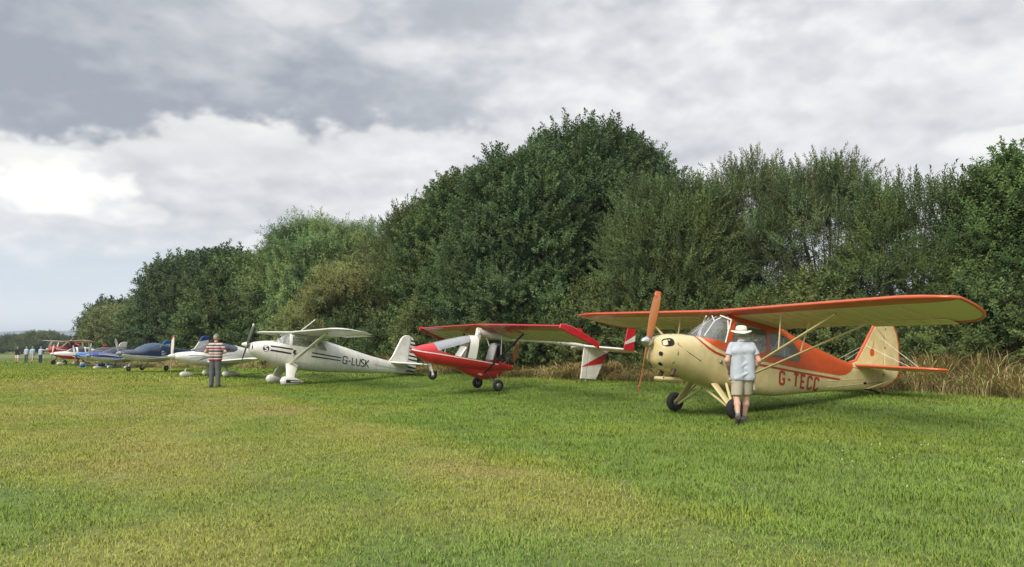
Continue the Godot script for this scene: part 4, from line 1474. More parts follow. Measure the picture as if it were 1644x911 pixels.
	for z in [0.12, -0.12]:
		b = MB.new()
		b.tube([Vector3(0.62, -0.48, z * 1.6), Vector3(0.66, -0.66, z * 1.7)], [0.035, 0.035], 8)
		part("exhaust_stub", b, M["exhaust_metal"], o)
	b = MB.new()
	var ax := Vector3(1, 0, 0)
	var dir := Vector3(0, 0.75, 0.66).normalized()
	b.tube([Vector3(-0.05, 0, 0), Vector3(0.1, 0, 0)], [0.06, 0.06], 10)
	var pr := part("propeller", b, M["dull_metal"], o)
	for sg in [1.0, -1.0]:
		b = MB.new()
		blade(b, Vector3(0, 0, 0), dir * sg, 0.94, 0.105, ax, 0.04)
		part("blade", b, M["dark_grey_paint"], pr)
		b = MB.new()
		blade(b, dir * sg * 0.80, dir * sg, 0.145, 0.09, ax, 0.02)
		part("blade_tip", b, white, pr)
	b = MB.new()
	dome(b, -0.19, -0.02, 0.10)
	part("spinner", b, white, pr)
	for s in [1.0, -1.0]:
		var secs := wing_secs(0.0, 5.38 * s, 1.36, 1.40, 1.42, 1.34, 0.565, 0.63, 0.115, 2.5, 1.1, 10)
		var wg := part("wing", wing_skin(secs, 0.0, 2.0, 34, 0.6), white, o)
		b = MB.new()
		b.box(Vector3(2.66, 0.535, s * 3.2), Vector3(0.26, 0.018, 2.2), Basis(Vector3(1, 0, 0), -0.012 * s) * Basis(Vector3(0, 0, 1), -0.09), 0.006)
		part("aileron", b, white, wg)
		strut(o, Vector3(1.44, -0.52, 0.43 * s), Vector3(1.80, 0.535, 2.95 * s), 0.026, white, "wing_strut", 2.6)
		b = MB.new()
		b.tube([Vector3(1.52, -0.55, 0.38 * s), Vector3(1.40, -0.86, 0.78 * s), Vector3(1.36, -1.04, 0.92 * s)], [0.05, 0.036, 0.032], 12, true, Vector3(1, 0, 0.001), 4.6)
		part("gear_leg", b, white, o)
		var sm := Vector3(1.30, -1.135, 0.95 * s)
		var sp := spat(o, sm, 0.82, 0.36, 0.27, white)
		for q in [[0.28, 0.88, 0.035, 0.065], [0.28, 0.88, -0.06, -0.03], [0.22, 0.40, -0.055, 0.06]]:
			b = MB.new()
			var rows := []
			for i in 9:
				var t := lerpf(q[0], q[1], i / 8.0)
				var k := pow(sin(PI * pow(t, 0.62)), 0.72) * (1.0 - 0.15 * t)
				var row := PackedVector3Array()
				for j in 4:
					var yy := lerpf(q[2], q[3], j / 3.0) * lerpf(1.0, 0.6, t)
					var rr := clampf(yy / (0.18 * k), -0.98, 0.98)
					row.append(sm + Vector3((t - 0.36) * 0.82, yy + 0.0216 * t, s * (0.135 * k * sqrt(1.0 - rr * rr) + 0.004)))
				rows.append(row)
			b.grid(rows, false, Vector3(0, 0, s))
			part("spat_stripe", b, blk, sp)
		b = MB.new()
		var tp := Transform3D(Basis(Vector3(1, 0, 0), Vector3(0, 0, s), Vector3(0, 1, 0)), Vector3(0, -0.16, 0))
		b.plate(V2([5.32, 0.05, 5.72, 1.30, 5.84, 1.50, 5.96, 1.56, 6.05, 1.5, 6.05, 0.05]), 0.06, tp, 0.018)
		var tpl := part("tailplane", b, white, o)
		b = MB.new()
		b.plate(V2([6.065, 0.10, 6.065, 1.5, 6.16, 1.54, 6.30, 1.42, 6.36, 0.9, 6.33, 0.22]), 0.045, tp, 0.014)
		part("elevator", b, white, tpl)
	b = MB.new()
	b.plate(V2([5.26, -0.14, 5.40, 0.06, 5.69, 0.77, 5.77, 0.865, 5.88, 0.915, 6.0, 0.915, 6.085, 0.885, 6.05, -0.3, 5.6, -0.3]), 0.07, Transform3D(), 0.02)
	part("fin", b, white, o)
	b = MB.new()
	var rp := V2([6.10, 0.88, 6.20, 0.82, 6.29, 0.66, 6.38, 0.40, 6.44, 0.13, 6.45, -0.1, 6.42, -0.30, 6.32, -0.54, 6.05, -0.56, 6.065, -0.3])
	b.plate(rp, 0.05, Transform3D(), 0.012)
	var rud := part("rudder", b, white, o)
	for i in 9:
		var y := 0.72 - 0.145 * i
		var band := V2([6.10 - 0.004 * i, y + 0.035, 6.6, y - 0.02, 6.6, y - 0.085, 6.10 - 0.004 * i, y - 0.025])
		for q in Geometry2D.intersect_polygons(band, rp):
			part("rudder_stripe", flat_mark([q], 0.0262), blk, rud)
	b = MB.new()
	b.tube([Vector3(6.0, -0.52, 0), Vector3(6.22, -0.62, 0)], [0.018, 0.014], 6)
	b.tube([Vector3(5.96, -0.42, 0.03), Vector3(6.16, -0.55, 0.03)], [0.008], 5)
	part("tail_spring", b, blk, o)
	tyre(o, Vector3(6.24, -0.66, 0), 0.06, 0.04, M["dull_metal"], 0.0, "tail_wheel")
	strut(o, Vector3(1.9, 0.66, -0.4), Vector3(2.42, 1.15, -0.45), 0.016, white, "antenna", 1.0)

# low-wing tourers farther up the line. own axes as above, the spinner's tip at the origin, wheels 0.95 below it
func tourer(label: String, x: float, depth: float, y: float, yaw: float, pitch: float, k: float, top: Material, under: Material, fin_m: Material, fin_top: Material, glaze: Material, shoe: Material, prop: Material, prop_dir: Vector3, split: float, framed := false) -> Node3D:
	var o := pose("airplane", label, x, depth, y, yaw, pitch, 0.0)
	XT = XT * Transform3D(Basis().scaled(Vector3.ONE * k), Vector3.ZERO)
	var f := Fus.new([
		[0.27, 0.05, -0.09, 0.11, -0.02, 2.0], [0.30, 0.10, -0.14, 0.20, -0.03, 2.0], [0.42, 0.135, -0.22, 0.29, -0.05, 2.1], [0.7, 0.165, -0.33, 0.38, -0.08, 2.3], [1.15, 0.20, -0.42, 0.46, -0.11, 2.5], [1.5, 0.37, -0.46, 0.50, -0.12, 2.5], [1.9, 0.51, -0.48, 0.515, -0.12, 2.4], [2.3, 0.55, -0.48, 0.51, -0.11, 2.4],
		[2.8, 0.475, -0.45, 0.46, -0.09, 2.3], [3.4, 0.335, -0.37, 0.35, -0.05, 2.2], [4.3, 0.19, -0.22, 0.20, 0.0, 2.1], [5.2, 0.12, -0.08, 0.09, 0.03, 2.0], [5.75, 0.09, 0.0, 0.02, 0.05, 2.0]])
	var can := f.xv(VA([1.05, 0.17, 1.45, 0.12, 2.3, 0.115, 2.75, 0.15, 2.92, 0.22, 2.98, 0.34, 2.80, 9.9, 1.10, 9.9]))
	var b := MB.new()
	f.lay(b, 0.27, 5.75, PackedVector2Array(), [can], 0.0, [1.0, -1.0], 0.22, 16)
	b.fan(_ring(f, 0.27), Vector3(-1, 0, 0))
	var body := part("fuselage", b, top, o)
	if under != top:
		b = MB.new()
		f.lay(b, 0, 7, f.xv(VA([0.28, split, 0.6, split - 0.05, 1.3, split - 0.10, 2.2, split - 0.13, 3.1, split - 0.05, 4.2, split + 0.08, 5.0, split + 0.13, 5.0, -9.9, 0.28, -9.9])), [], 0.004, [1.0, -1.0], 0.2, 16)
		part("lower_panel", b, under, body)
	b = MB.new()
	f.lay(b, 0, 7, can, [], 0.0, [1.0, -1.0], 0.2, 16)
	part("canopy", b, glaze, o)
	b = MB.new()
	b.box(Vector3(2.35, 0.0, 0), Vector3(0.12, 0.62, 0.7), Basis(Vector3(0, 0, 1), -0.2), 0.05)
	part("seat", b, M["seat_cloth"], o)
	if framed:
		for q in [VA([1.02, 0.16, 1.45, 9.9, 1.58, 9.9, 1.16, 0.16]), VA([1.80, 0.11, 1.82, 9.9, 1.95, 9.9, 1.93, 0.11]), VA([2.42, 0.11, 2.42, 9.9, 2.98, 9.9, 2.98, 0.3, 2.80, 0.4, 2.52, 0.44, 2.52, 0.11])]:
			b = MB.new()
			f.lay(b, 0, 7, f.xv(q), [], 0.008, [1.0, -1.0], 0.2, 16)
			part("cabin_frame", b, top, o)
	b = MB.new()
	dome(b, 0.0, 0.26, 0.125, -0.02)
	var spn := part("spinner", b, prop if prop == M["white_paint"] else M["grey_paint"], o)
	for sg in [1.0, -1.0]:
		b = MB.new()
		blade(b, Vector3(0.18, -0.02, 0), prop_dir.normalized() * sg, 0.84, 0.12, Vector3(1, 0, 0), 0.04)
		var bl := part("propeller_blade", b, prop, spn)
		if prop == M["white_paint"]:
			b = MB.new()
			blade(b, Vector3(0.18, -0.02, 0) + prop_dir.normalized() * sg * 0.70, prop_dir.normalized() * sg, 0.145, 0.115, Vector3(1, 0, 0), 0.02)
			part("blade_tip", b, M["red_paint"], bl)
	for s in [1.0, -1.0]:
		var secs := wing_secs(0.2 * s, 4.05 * s, 1.50, 1.72, 1.42, 0.95, -0.30, -0.09, 0.13, 2.0, 0.35, 6)
		part("wing", wing_skin(secs, 0.0, 2.0, 26, 0.4), under if under != top else top, o)
		if under != top:
			part("wing_top", wing_skin(wing_secs(0.3 * s, 4.0 * s, 1.497, 1.715, 1.42, 0.95, -0.296, -0.086, 0.133, 2.0, 0.33, 6), 0.05, 0.97, 14, 0.4), top, o)
		b = MB.new()
		b.plate(V2([5.0, 0.03, 5.22, 1.2, 5.32, 1.32, 5.66, 1.30, 5.80, 0.04]), 0.05, Transform3D(Basis(Vector3(1, 0, 0), Vector3(0, 0, s), Vector3(0, 1, 0)), Vector3(0, 0.10, 0)), 0.014)
		part("tailplane", b, fin_m, o)
		b = MB.new()
		b.tube([Vector3(2.25, -0.40, 0.25 * s), Vector3(2.28, -0.58, 0.66 * s), Vector3(2.28, -0.80, 0.95 * s)], [0.035, 0.03, 0.03], 8, true, Vector3(1, 0, 0.001), 2.2)
		part("gear_leg", b, under, o)
		if shoe != null:
			spat(o, Vector3(2.26, -0.80, 0.97 * s), 0.88, 0.30, 0.22, shoe)
		else:
			tyre(o, Vector3(2.28, -0.80, 0.97 * s), 0.145, 0.11, M["dull_metal"])
	b = MB.new()
	b.tube([Vector3(0.95, -0.36, 0), Vector3(0.78, -0.62, 0), Vector3(0.76, -0.80, 0)], [0.035, 0.03, 0.03], 8)
	part("nose_leg", b, under, o)
	if shoe != null:
		spat(o, Vector3(0.76, -0.81, 0), 0.66, 0.27, 0.19, shoe)
	else:
		tyre(o, Vector3(0.76, -0.81, 0), 0.13, 0.09, M["dull_metal"])
	b = MB.new()
	b.plate(V2([4.45, 0.12, 4.85, 0.25, 5.33, 0.88, 5.46, 0.95, 5.86, 0.95, 5.80, 0.5, 5.74, 0.02]), 0.07, Transform3D(), 0.02)
	var fn := part("fin", b, fin_m, o)
	if fin_top != fin_m:
		b = MB.new()
		b.plate(V2([5.14, 0.64, 5.325, 0.89, 5.455, 0.965, 5.875, 0.965, 5.85, 0.74]), 0.08, Transform3D(), 0.02)
		part("fin_cap", b, fin_top, fn)
	b = MB.new()
	b.tube([Vector3(5.44, 0.9, 0), Vector3(5.40, 0.12, 0)], [0.039], 6)
	part("rudder_hinge", b, M["grey_paint"], fn)
	# swept side lines
	if under == top:
		for s in [1.0, -1.0]:
			for q in [VA([0.75, 0.02, 1.32, 0.0, 1.75, -0.10, 1.30, -0.025, 0.75, 0.005]), VA([1.05, -0.24, 1.30, -0.12, 2.9, 0.05, 1.36, -0.145]), VA([0.8, -0.09, 1.7, -0.06, 1.7, -0.075, 0.8, -0.105])]:
				b = MB.new()
				f.lay(b, 0, 7, f.xv(q), [], 0.004, [s], 0.2, 16)
				part("side_line", b, M["navy_paint"], body)
	XT = Transform3D()
	o.set_meta("fus", 0)
	o.remove_meta("fus")
	if top == M["navy_paint"]:
		XT = Transform3D()
		registration("G-", f, Vector2(2.35, -0.10), 0.2, 0.04, 0.05, 0.0, M["white_paint"], body)
	return o

func others() -> void:
	var w: Material = M["white_paint"]
	tourer("white low-wing aircraft with spatted wheels and a thin blue side line, behind the striped-shirt man", -14.557, 33.008, 0.935, 46.0, 0.2, 1.0, w, w, w, w, M["smoked_glass"], w, w, Vector3(0, 0.97, 0.1), 0.0)
	tourer("navy-topped white-bellied low-wing aircraft on bare dark wheels", -20.3, 40.0, 0.95, 62.0, 0.5, 1.0, M["navy_paint"], w, w, M["royal_blue_paint"], M["blue_glass"], null, M["dark_grey_paint"], Vector3(0, 1.0, -0.45), -0.04)
	tourer("royal blue and white low-wing aircraft with large white spats", -28.4, 52.0, 0.64, 57.0, 0.3, 1.06, M["royal_blue_paint"], w, w, M["bright_blue_paint"], M["smoked_glass"], w, M["grey_paint"], Vector3(0, 0.9, 0.35), -0.06)
	tourer("bright blue low-wing aircraft with blue spats", -32.0, 56.8, 0.60, 47.0, 0.3, 1.0, M["bright_blue_paint"], w, M["royal_blue_paint"], M["royal_blue_paint"], M["smoked_glass"], M["bright_blue_paint"], M["grey_paint"], Vector3(0, 0.8, -0.5), -0.12)
	tourer("white cabin aircraft with a red underside and framed windows", -37.0, 62.5, 0.60, 45.0, 0.3, 1.0, w, M["red_paint"], w, w, M["smoked_glass"], w, w, Vector3(0, 0.9, 0.4), -0.08, true)
	biplane()

func biplane() -> void:
	var o := pose("airplane", "red and white biplane at the far end of the aircraft line", -41.0, 69.0, 0.92, 62.0, 6.0, 0.0)
	var red: Material = M["red_paint"]
	var w: Material = M["white_paint"]
	var f := Fus.new([[0.0, 0.02, -0.12, 0.12, -0.05, 2.0], [0.06, 0.14, -0.24, 0.27, -0.05, 2.0], [0.3, 0.24, -0.33, 0.36, -0.06, 2.2], [1.0, 0.30, -0.42, 0.40, -0.08, 2.5], [1.5, 0.55, -0.45, 0.42, -0.1, 2.6], [2.0, 0.78, -0.45, 0.42, -0.1, 2.7], [2.6, 0.72, -0.42, 0.40, -0.1, 2.6], [3.4, 0.36, -0.36, 0.30, -0.1, 2.4], [5.6, 0.12, -0.08, 0.04, 0.0, 2.0]])
	var can := f.xv(VA([1.1, 0.30, 1.5, 0.27, 2.6, 0.27, 2.6, 0.55, 1.85, 0.62, 1.55, 9.9, 1.05, 9.9]))
	var b := MB.new()
	f.lay(b, 0, 5.6, PackedVector2Array(), [can], 0.0, [1.0, -1.0], 0.25, 14)
	b.fan(_ring(f, 0.0), Vector3(-1, 0, 0))
	var body := part("fuselage", b, red, o)
	for s in [1.0, -1.0]:
		b = MB.new()
		f.lay(b, 0, 6, f.xv(VA([0.5, 0.10, 3.5, 0.05, 3.5, -0.05, 0.5, -0.02])), [], 0.005, [s], 0.25, 14)
		part("white_stripe", b, w, body)
	b = MB.new()
	f.lay(b, 0, 6, can, [], 0.0, [1.0, -1.0], 0.2, 14)
	part("cabin_glazing", b, M["smoked_glass"], o)
	for s in [1.0, -1.0]:
		part("upper_wing", wing_skin(wing_secs(0.0, 3.4 * s, 1.15, 1.25, 1.1, 1.1, 0.80, 0.90, 0.07, 2.0, 0.6, 4), 0.0, 2.0, 24, 0.6), w, o)
		part("lower_wing", wing_skin(wing_secs(0.3 * s, 3.1 * s, 1.5, 1.6, 1.0, 1.0, -0.35, -0.22, 0.10, 2.0, 0.6, 4), 0.0, 2.0, 24, 0.6), red, o)
		strut(o, Vector3(1.55, 0.88, 2.4 * s), Vector3(1.75, -0.24, 2.3 * s), 0.03, w, "interplane_strut", 2.4)
		strut(o, Vector3(2.15, 0.86, 2.4 * s), Vector3(2.3, -0.26, 2.3 * s), 0.03, w, "interplane_strut", 2.4)
		strut(o, Vector3(1.3, 0.82, 0.7 * s), Vector3(1.0, 0.26, 0.32 * s), 0.025, w, "cabane_strut", 1.6)
		strut(o, Vector3(1.3, 0.82, 0.7 * s), Vector3(1.7, 0.5, 0.40 * s), 0.025, w, "cabane_strut", 1.6)
		strut(o, Vector3(1.2, -0.42, 0.3 * s), Vector3(1.15, -1.05, 0.8 * s), 0.03, M["black_paint"], "gear_leg", 1.4)
		tyre(o, Vector3(1.15, -1.10, 0.85 * s), 0.21, 0.13, M["dull_metal"])
		b = MB.new()
		b.plate(V2([4.9, 0.03, 5.1, 1.2, 5.6, 1.25, 5.75, 0.04]), 0.05, Transform3D(Basis(Vector3(1, 0, 0), Vector3(0, 0, s), Vector3(0, 1, 0)), Vector3(0, 0.08, 0)), 0.014)
		part("tailplane", b, red, o)
	b = MB.new()
	b.plate(V2([4.7, 0.15, 5.2, 0.8, 5.45, 0.92, 5.8, 0.7, 5.85, 0.0]), 0.06, Transform3D(), 0.02)
	part("fin", b, red, o)
	b = MB.new()
	dome(b, -0.22, 0.02, 0.12, -0.05)
	var spn := part("spinner", b, w, o)
	for sg in [1.0, -1.0]:
		b = MB.new()
		blade(b, Vector3(-0.06, -0.05, 0), Vector3(0, 0.8, 0.6) * sg, 0.9, 0.13, Vector3(1, 0, 0), 0.05)
		part("propeller_blade", b, M["grey_paint"], spn)
	strut(o, Vector3(1.9, 0.95, 0), Vector3(2.15, 1.25, 0), 0.012, w, "antenna", 1.0)
	XT = Transform3D()

# ---------------------------------------------------------------- people: rounded bones joined by a smooth minimum, meshed as surface nets
# a bone is [from, to, radius there, radius here]; cuts are planes [normal, distance] that keep the side n.p < d
func flesh(mb: MB, bones: Array, cell: float, k: float, cuts := []) -> void:
	var lo := Vector3(1e9, 1e9, 1e9)
	var hi := -lo
	for b in bones:
		var r := maxf(b[2], b[3]) + cell * 2.5
		lo = lo.min(b[0] - Vector3.ONE * r).min(b[1] - Vector3.ONE * r)
		hi = hi.max(b[0] + Vector3.ONE * r).max(b[1] + Vector3.ONE * r)
	var nx := int((hi.x - lo.x) / cell) + 2
	var ny := int((hi.y - lo.y) / cell) + 2
	var nz := int((hi.z - lo.z) / cell) + 2
	var d := PackedFloat32Array()
	d.resize(nx * ny * nz)
	d.fill(1.0)
	for b in bones:
		var a: Vector3 = b[0]
		var ab: Vector3 = b[1] - b[0]
		var l2 := maxf(ab.length_squared(), 1e-9)
		var r := maxf(b[2], b[3]) + k + cell * 2.0
		var p0: Vector3 = (b[0].min(b[1]) - Vector3.ONE * r - lo) / cell
		var p1: Vector3 = (b[0].max(b[1]) + Vector3.ONE * r - lo) / cell
		for i in range(maxi(0, int(p0.x)), mini(nx, int(p1.x) + 2)):
			for j in range(maxi(0, int(p0.y)), mini(ny, int(p1.y) + 2)):
				var at := (i * ny + j) * nz
				for m in range(maxi(0, int(p0.z)), mini(nz, int(p1.z) + 2)):
					var p := lo + Vector3(i, j, m) * cell
					var t := clampf((p - a).dot(ab) / l2, 0.0, 1.0)
					var q := p.distance_to(a + ab * t) - lerpf(b[2], b[3], t)
					var e := d[at + m]
					var h := clampf(0.5 + 0.5 * (e - q) / k, 0.0, 1.0)
					d[at + m] = lerpf(e, q, h) - k * h * (1.0 - h)
	if cuts.size():
		for i in nx:
			for j in ny:
				for m in nz:
					var at := (i * ny + j) * nz + m
					if d[at] < 0.2:
						var p := lo + Vector3(i, j, m) * cell
						for c in cuts:
							d[at] = maxf(d[at], c[0].dot(p) - c[1])
	var id := PackedInt32Array()
	id.resize(nx * ny * nz)
	id.fill(-1)
	var vs := PackedVector3Array()
	var ns := PackedVector3Array()
	var sx := ny * nz
	var off := [0, sx, nz, sx + nz, 1, sx + 1, nz + 1, sx + nz + 1]
	for i in nx - 1:
		for j in ny - 1:
			for m in nz - 1:
				var at := (i * ny + j) * nz + m
				var neg := 0
				for o in off:
					if d[at + o] < 0.0:
						neg += 1
				if neg == 0 or neg == 8:
					continue
				var v: Array[float] = []
				for o in off:
					v.append(d[at + o])
				var acc := Vector3.ZERO
				var cnt := 0
				for e in [[0, 1, 0], [2, 3, 0], [4, 5, 0], [6, 7, 0], [0, 2, 1], [1, 3, 1], [4, 6, 1], [5, 7, 1], [0, 4, 2], [1, 5, 2], [2, 6, 2], [3, 7, 2]]:
					var va := v[e[0]]
					var vb := v[e[1]]
					if (va < 0.0) != (vb < 0.0):
						var t := va / (va - vb)
						var p := Vector3(e[0] & 1, (e[0] >> 1) & 1, (e[0] >> 2) & 1)
						p[e[2]] += t
						acc += p
						cnt += 1
				var g := Vector3(v[1] + v[3] + v[5] + v[7] - v[0] - v[2] - v[4] - v[6], v[2] + v[3] + v[6] + v[7] - v[0] - v[1] - v[4] - v[5], v[4] + v[5] + v[6] + v[7] - v[0] - v[1] - v[2] - v[3])
				id[at] = vs.size()
				vs.append(lo + (Vector3(i, j, m) + acc / cnt) * cell)
				ns.append(g.normalized())
	for i in range(1, nx - 1):
		for j in range(1, ny - 1):
			for m in range(1, nz - 1):
				var at := (i * ny + j) * nz + m
				var s := d[at] < 0.0
				for ax in 3:
					var st: int = [sx, nz, 1][ax]
					if (d[at + st] < 0.0) == s:
						continue
					var u: int = [nz, 1, sx][ax]
					var w: int = [1, sx, nz][ax]
					var a := id[at]; var b := id[at - u]; var c := id[at - u - w]; var e := id[at - w]
					if a < 0 or b < 0 or c < 0 or e < 0:
						continue
					mb.tri(vs[a], vs[b], vs[c], ns[a], ns[b], ns[c])
					mb.tri(vs[a], vs[c], vs[e], ns[a], ns[c], ns[e])

# five fingers and a palm; wrist w, pointing along f, thumb towards t, back of the hand along n
func hand(w: Vector3, f: Vector3, t: Vector3, curl: float) -> Array:
	var n := f.cross(t).normalized()
	var o := []
	o.append([w, w + f * 0.05, 0.024, 0.020])
	for s in [-0.024, -0.008, 0.009, 0.026]:
		o.append([w + f * 0.03 + t * s * 0.5, w + f * 0.088 + t * s, 0.014, 0.0125])
	var ln := [0.062, 0.076, 0.080, 0.072]
	for i in 4:
		var s: float = [-0.027, -0.009, 0.010, 0.029][i]
		var a := w + f * 0.088 + t * s
		var d1 := (f * cos(curl * 0.5) - n * sin(curl * 0.5)).normalized()
		var d2 := (f * cos(curl) - n * sin(curl)).normalized()
		var d3 := (f * cos(curl * 1.6) - n * sin(curl * 1.6)).normalized()
		var p1: Vector3 = a + d1 * ln[i] * 0.45
		var p2: Vector3 = p1 + d2 * ln[i] * 0.32
		o.append([a, p1, 0.0095, 0.009])
		o.append([p1, p2, 0.009, 0.0082])
		o.append([p2, p2 + d3 * ln[i] * 0.26, 0.0082, 0.007])
	var th := w + f * 0.025 + t * 0.026
	var t1 := th + (t * 0.75 + f * 0.65).normalized() * 0.042
	o.append([th, t1, 0.0125, 0.0105])
	o.append([t1, t1 + (t * 0.25 + f * 0.9 - n * 0.3).normalized() * 0.032, 0.0105, 0.0085])
	return o

# J: joints in the person's own axes (y up, facing -z, right hand at +x)
func person(label: String, x: float, depth: float, turn: float, tall: float, J: Dictionary, look: Dictionary, fine: float) -> void:
	var o := thing("person", label, "person", Vector3(x, ground_y(x, -depth) + look.get("lift", 0.0), -depth), turn, "")
	XT = Transform3D(Basis().scaled(Vector3.ONE * (tall / 1.75)), Vector3.ZERO)
	var skin: Material = M["skin"]
	var hip := Vector3(0, 0.93, J.get("hz", 0.0))
	var chest := Vector3(0, 1.28, J.get("cz", 0.0))
	var neck := Vector3(0, 1.49, J.get("cz", 0.0) + 0.0)
	var head := Vector3(J.get("hx", 0.0), 1.63, J.get("cz", 0.0) - 0.02)
	var body := []
	body.append([neck - Vector3(0, 0.05, 0), head - Vector3(0, 0.06, 0), 0.056, 0.052])
	body.append([Vector3(-0.075, 1.0, hip.z), Vector3(-0.085, 1.34, chest.z), 0.095, 0.10])
	body.append([Vector3(0.075, 1.0, hip.z), Vector3(0.085, 1.34, chest.z), 0.095, 0.10])
	body.append([Vector3(-0.15, 1.43, chest.z), Vector3(0.15, 1.43, chest.z), 0.06, 0.06])
	for s in ["l", "r"]:
		var sg := -1.0 if s == "l" else 1.0
		var sh := Vector3(0.185 * sg, 1.425, chest.z)
		var el: Vector3 = J[s + "e"]
		var wr: Vector3 = J[s + "w"]
		body.append([sh, el, 0.052, 0.041])
		body.append([el, el.lerp(wr, 0.35), 0.041, 0.040])
		body.append([el.lerp(wr, 0.35), wr, 0.040, 0.027])
		var hj := Vector3(0.095 * sg, 0.90, hip.z)
		var kn: Vector3 = J[s + "k"]
		var an: Vector3 = J[s + "a"]
		var toe: Vector3 = J[s + "t"]
		body.append([hj, kn, 0.088, 0.056])
		var calf := kn.lerp(an, 0.32) + (Vector3(0, 0, 0.018))
		body.append([kn, calf, 0.053, 0.055])
		body.append([calf, an, 0.054, 0.034])
		body.append([an, an.lerp(toe, 0.5), 0.036, 0.032])
	var b := MB.new()
	flesh(b, body, fine, 0.035)
	# head and face
	var hb := []
	hb.append([head + Vector3(0, 0.035, 0.012), head + Vector3(0, 0.02, -0.015), 0.085, 0.078])
	hb.append([head + Vector3(0, -0.02, -0.02), head + Vector3(0, -0.07, -0.045), 0.062, 0.042])
	hb.append([head + Vector3(0, 0.015, -0.088), head + Vector3(0, -0.022, -0.106), 0.008, 0.014])
	hb.append([head + Vector3(-0.02, -0.055, -0.083), head + Vector3(0.02, -0.055, -0.083), 0.007, 0.007])
	for sg in [-1.0, 1.0]:
		hb.append([head + Vector3(0.080 * sg, 0.02, 0.005), head + Vector3(0.080 * sg, -0.025, 0.0), 0.014, 0.010])
		hb.append([head + Vector3(0.045 * sg, 0.028, -0.078), head + Vector3(0.02 * sg, 0.028, -0.088), 0.008, 0.008])
	flesh(b, hb, fine * 0.55, 0.018)
	if look.get("hands", true):
		for s in ["l", "r"]:
			var sg := -1.0 if s == "l" else 1.0
			var el: Vector3 = J[s + "e"]
			var wr: Vector3 = J[s + "w"]
			var fd := (wr - el).normalized()
			var td := Vector3(-sg, 0.5, 0.0)
			td = (td - fd * td.dot(fd)).normalized()
			flesh(b, hand(wr, fd, td, 0.5 * sg), 0.0055, 0.006)
	var bm := part("body", b, skin, o)
	for sg in [-1.0, 1.0]:
		b = MB.new()
		b.ball(head + Vector3(0.030 * sg, 0.012, -0.083), Vector3(0.011, 0.008, 0.008), 8, 6)
		part("eye", b, M["eye_dark"], bm)
	# hair
	b = MB.new()
	flesh(b, [[head + Vector3(0, 0.05, 0.022), head + Vector3(0, -0.01, 0.03), 0.086, 0.076]], fine * 0.7, 0.01, [[Vector3(0, -1, 0.3), -(head.y - 0.035) + 0.0], [Vector3(0, 0, -1), 0.03 - head.z]])
	part("hair", b, look["hair"], bm)
	# shirt
	var sh := []
	var ease := 0.022
	sh.append([Vector3(-0.09, 0.86, hip.z), Vector3(-0.085, 1.34, chest.z), 0.124 + ease * 0.5, 0.112 + ease])
	sh.append([Vector3(0.09, 0.86, hip.z), Vector3(0.085, 1.34, chest.z), 0.124 + ease * 0.5, 0.112 + ease])
	sh.append([Vector3(-0.155, 1.425, chest.z), Vector3(0.155, 1.425, chest.z), 0.068, 0.068])
	sh.append([neck - Vector3(0, 0.08, 0), neck - Vector3(0, 0.0, -0.005), 0.075, 0.062])
	for q in look.get("folds", []):
		sh.append(q)
	var hem: float = look.get("hem", 0.86)
	var cuts := [[Vector3(0, -1, 0), -hem], [Vector3(0, 1, 0), neck.y + 0.022]]
	var slv := MB.new()
	flesh(slv, sh, fine, 0.03, cuts)
	for s in ["l", "r"]:
		var sg := -1.0 if s == "l" else 1.0
		var a := Vector3(0.175 * sg, 1.425, chest.z)
		var el: Vector3 = J[s + "e"]
		var e2 := a.lerp(el, look.get("sleeve", 0.75))
		flesh(slv, [[a, e2 + (e2 - a) * 0.2, 0.071, 0.070]], fine, 0.02, [[(el - a).normalized(), (el - a).normalized().dot(e2)]])
	if look.has("stripes"):
		# dyed bands: the knit changes colour by height
		var cs := PackedColorArray()
		for p in slv.v:
			cs.append(_band(p, look["stripes"]))
		slv.c = cs
		slv.use_c = true
	part("shirt", slv, look["shirt"], bm)
	if look.get("tailored", false):
		b = MB.new()
		var cr := []
		for i in 21:
			var a := TAU * i / 20.0
			cr.append(Vector3(cos(a) * 0.066, neck.y + 0.018 + 0.012 * sin(a), chest.z + sin(a) * 0.064))
		b.tube(cr, [0.014], 8, false, Vector3.UP, 1.7)
		part("collar", b, look["shirt"], bm)
		for sg in [-1.0, 1.0]:
			b = MB.new()
			b.box(Vector3(0.185 * sg, 0.70, hip.z), Vector3(0.03, 0.16, 0.13), Basis(Vector3(0, 0, 1), 0.05 * sg), 0.012)
			b.box(Vector3(0.195 * sg, 0.772, hip.z), Vector3(0.032, 0.04, 0.14), Basis(Vector3(0, 0, 1), 0.05 * sg), 0.010)
			part("cargo_pocket", b, look["legs"], bm)
	# shorts or trousers
	b = MB.new()
	var tr := [[Vector3(-0.075, 0.95, hip.z), Vector3(0.075, 0.95, hip.z), 0.108, 0.108]]
	var cut: float = look.get("leg", 0.5)
	for s in ["l", "r"]:
		var sg := -1.0 if s == "l" else 1.0
		var hj := Vector3(0.09 * sg, 0.90, hip.z)
		var kn: Vector3 = J[s + "k"]
		var an: Vector3 = J[s + "a"]
		if cut > 0.3:
			tr.append([hj, kn, 0.110, 0.100])
		else:
			tr.append([hj, kn, 0.108, 0.086])
			tr.append([kn + Vector3(0, 0, 0.008), an + Vector3(0, 0, 0.008), 0.086, 0.074])
	flesh(b, tr, fine, 0.025, [[Vector3(0, -1, 0), -cut], [Vector3(0, 1, 0), 1.04]])
	part("shorts" if cut > 0.3 else "trousers", b, look["legs"], bm)
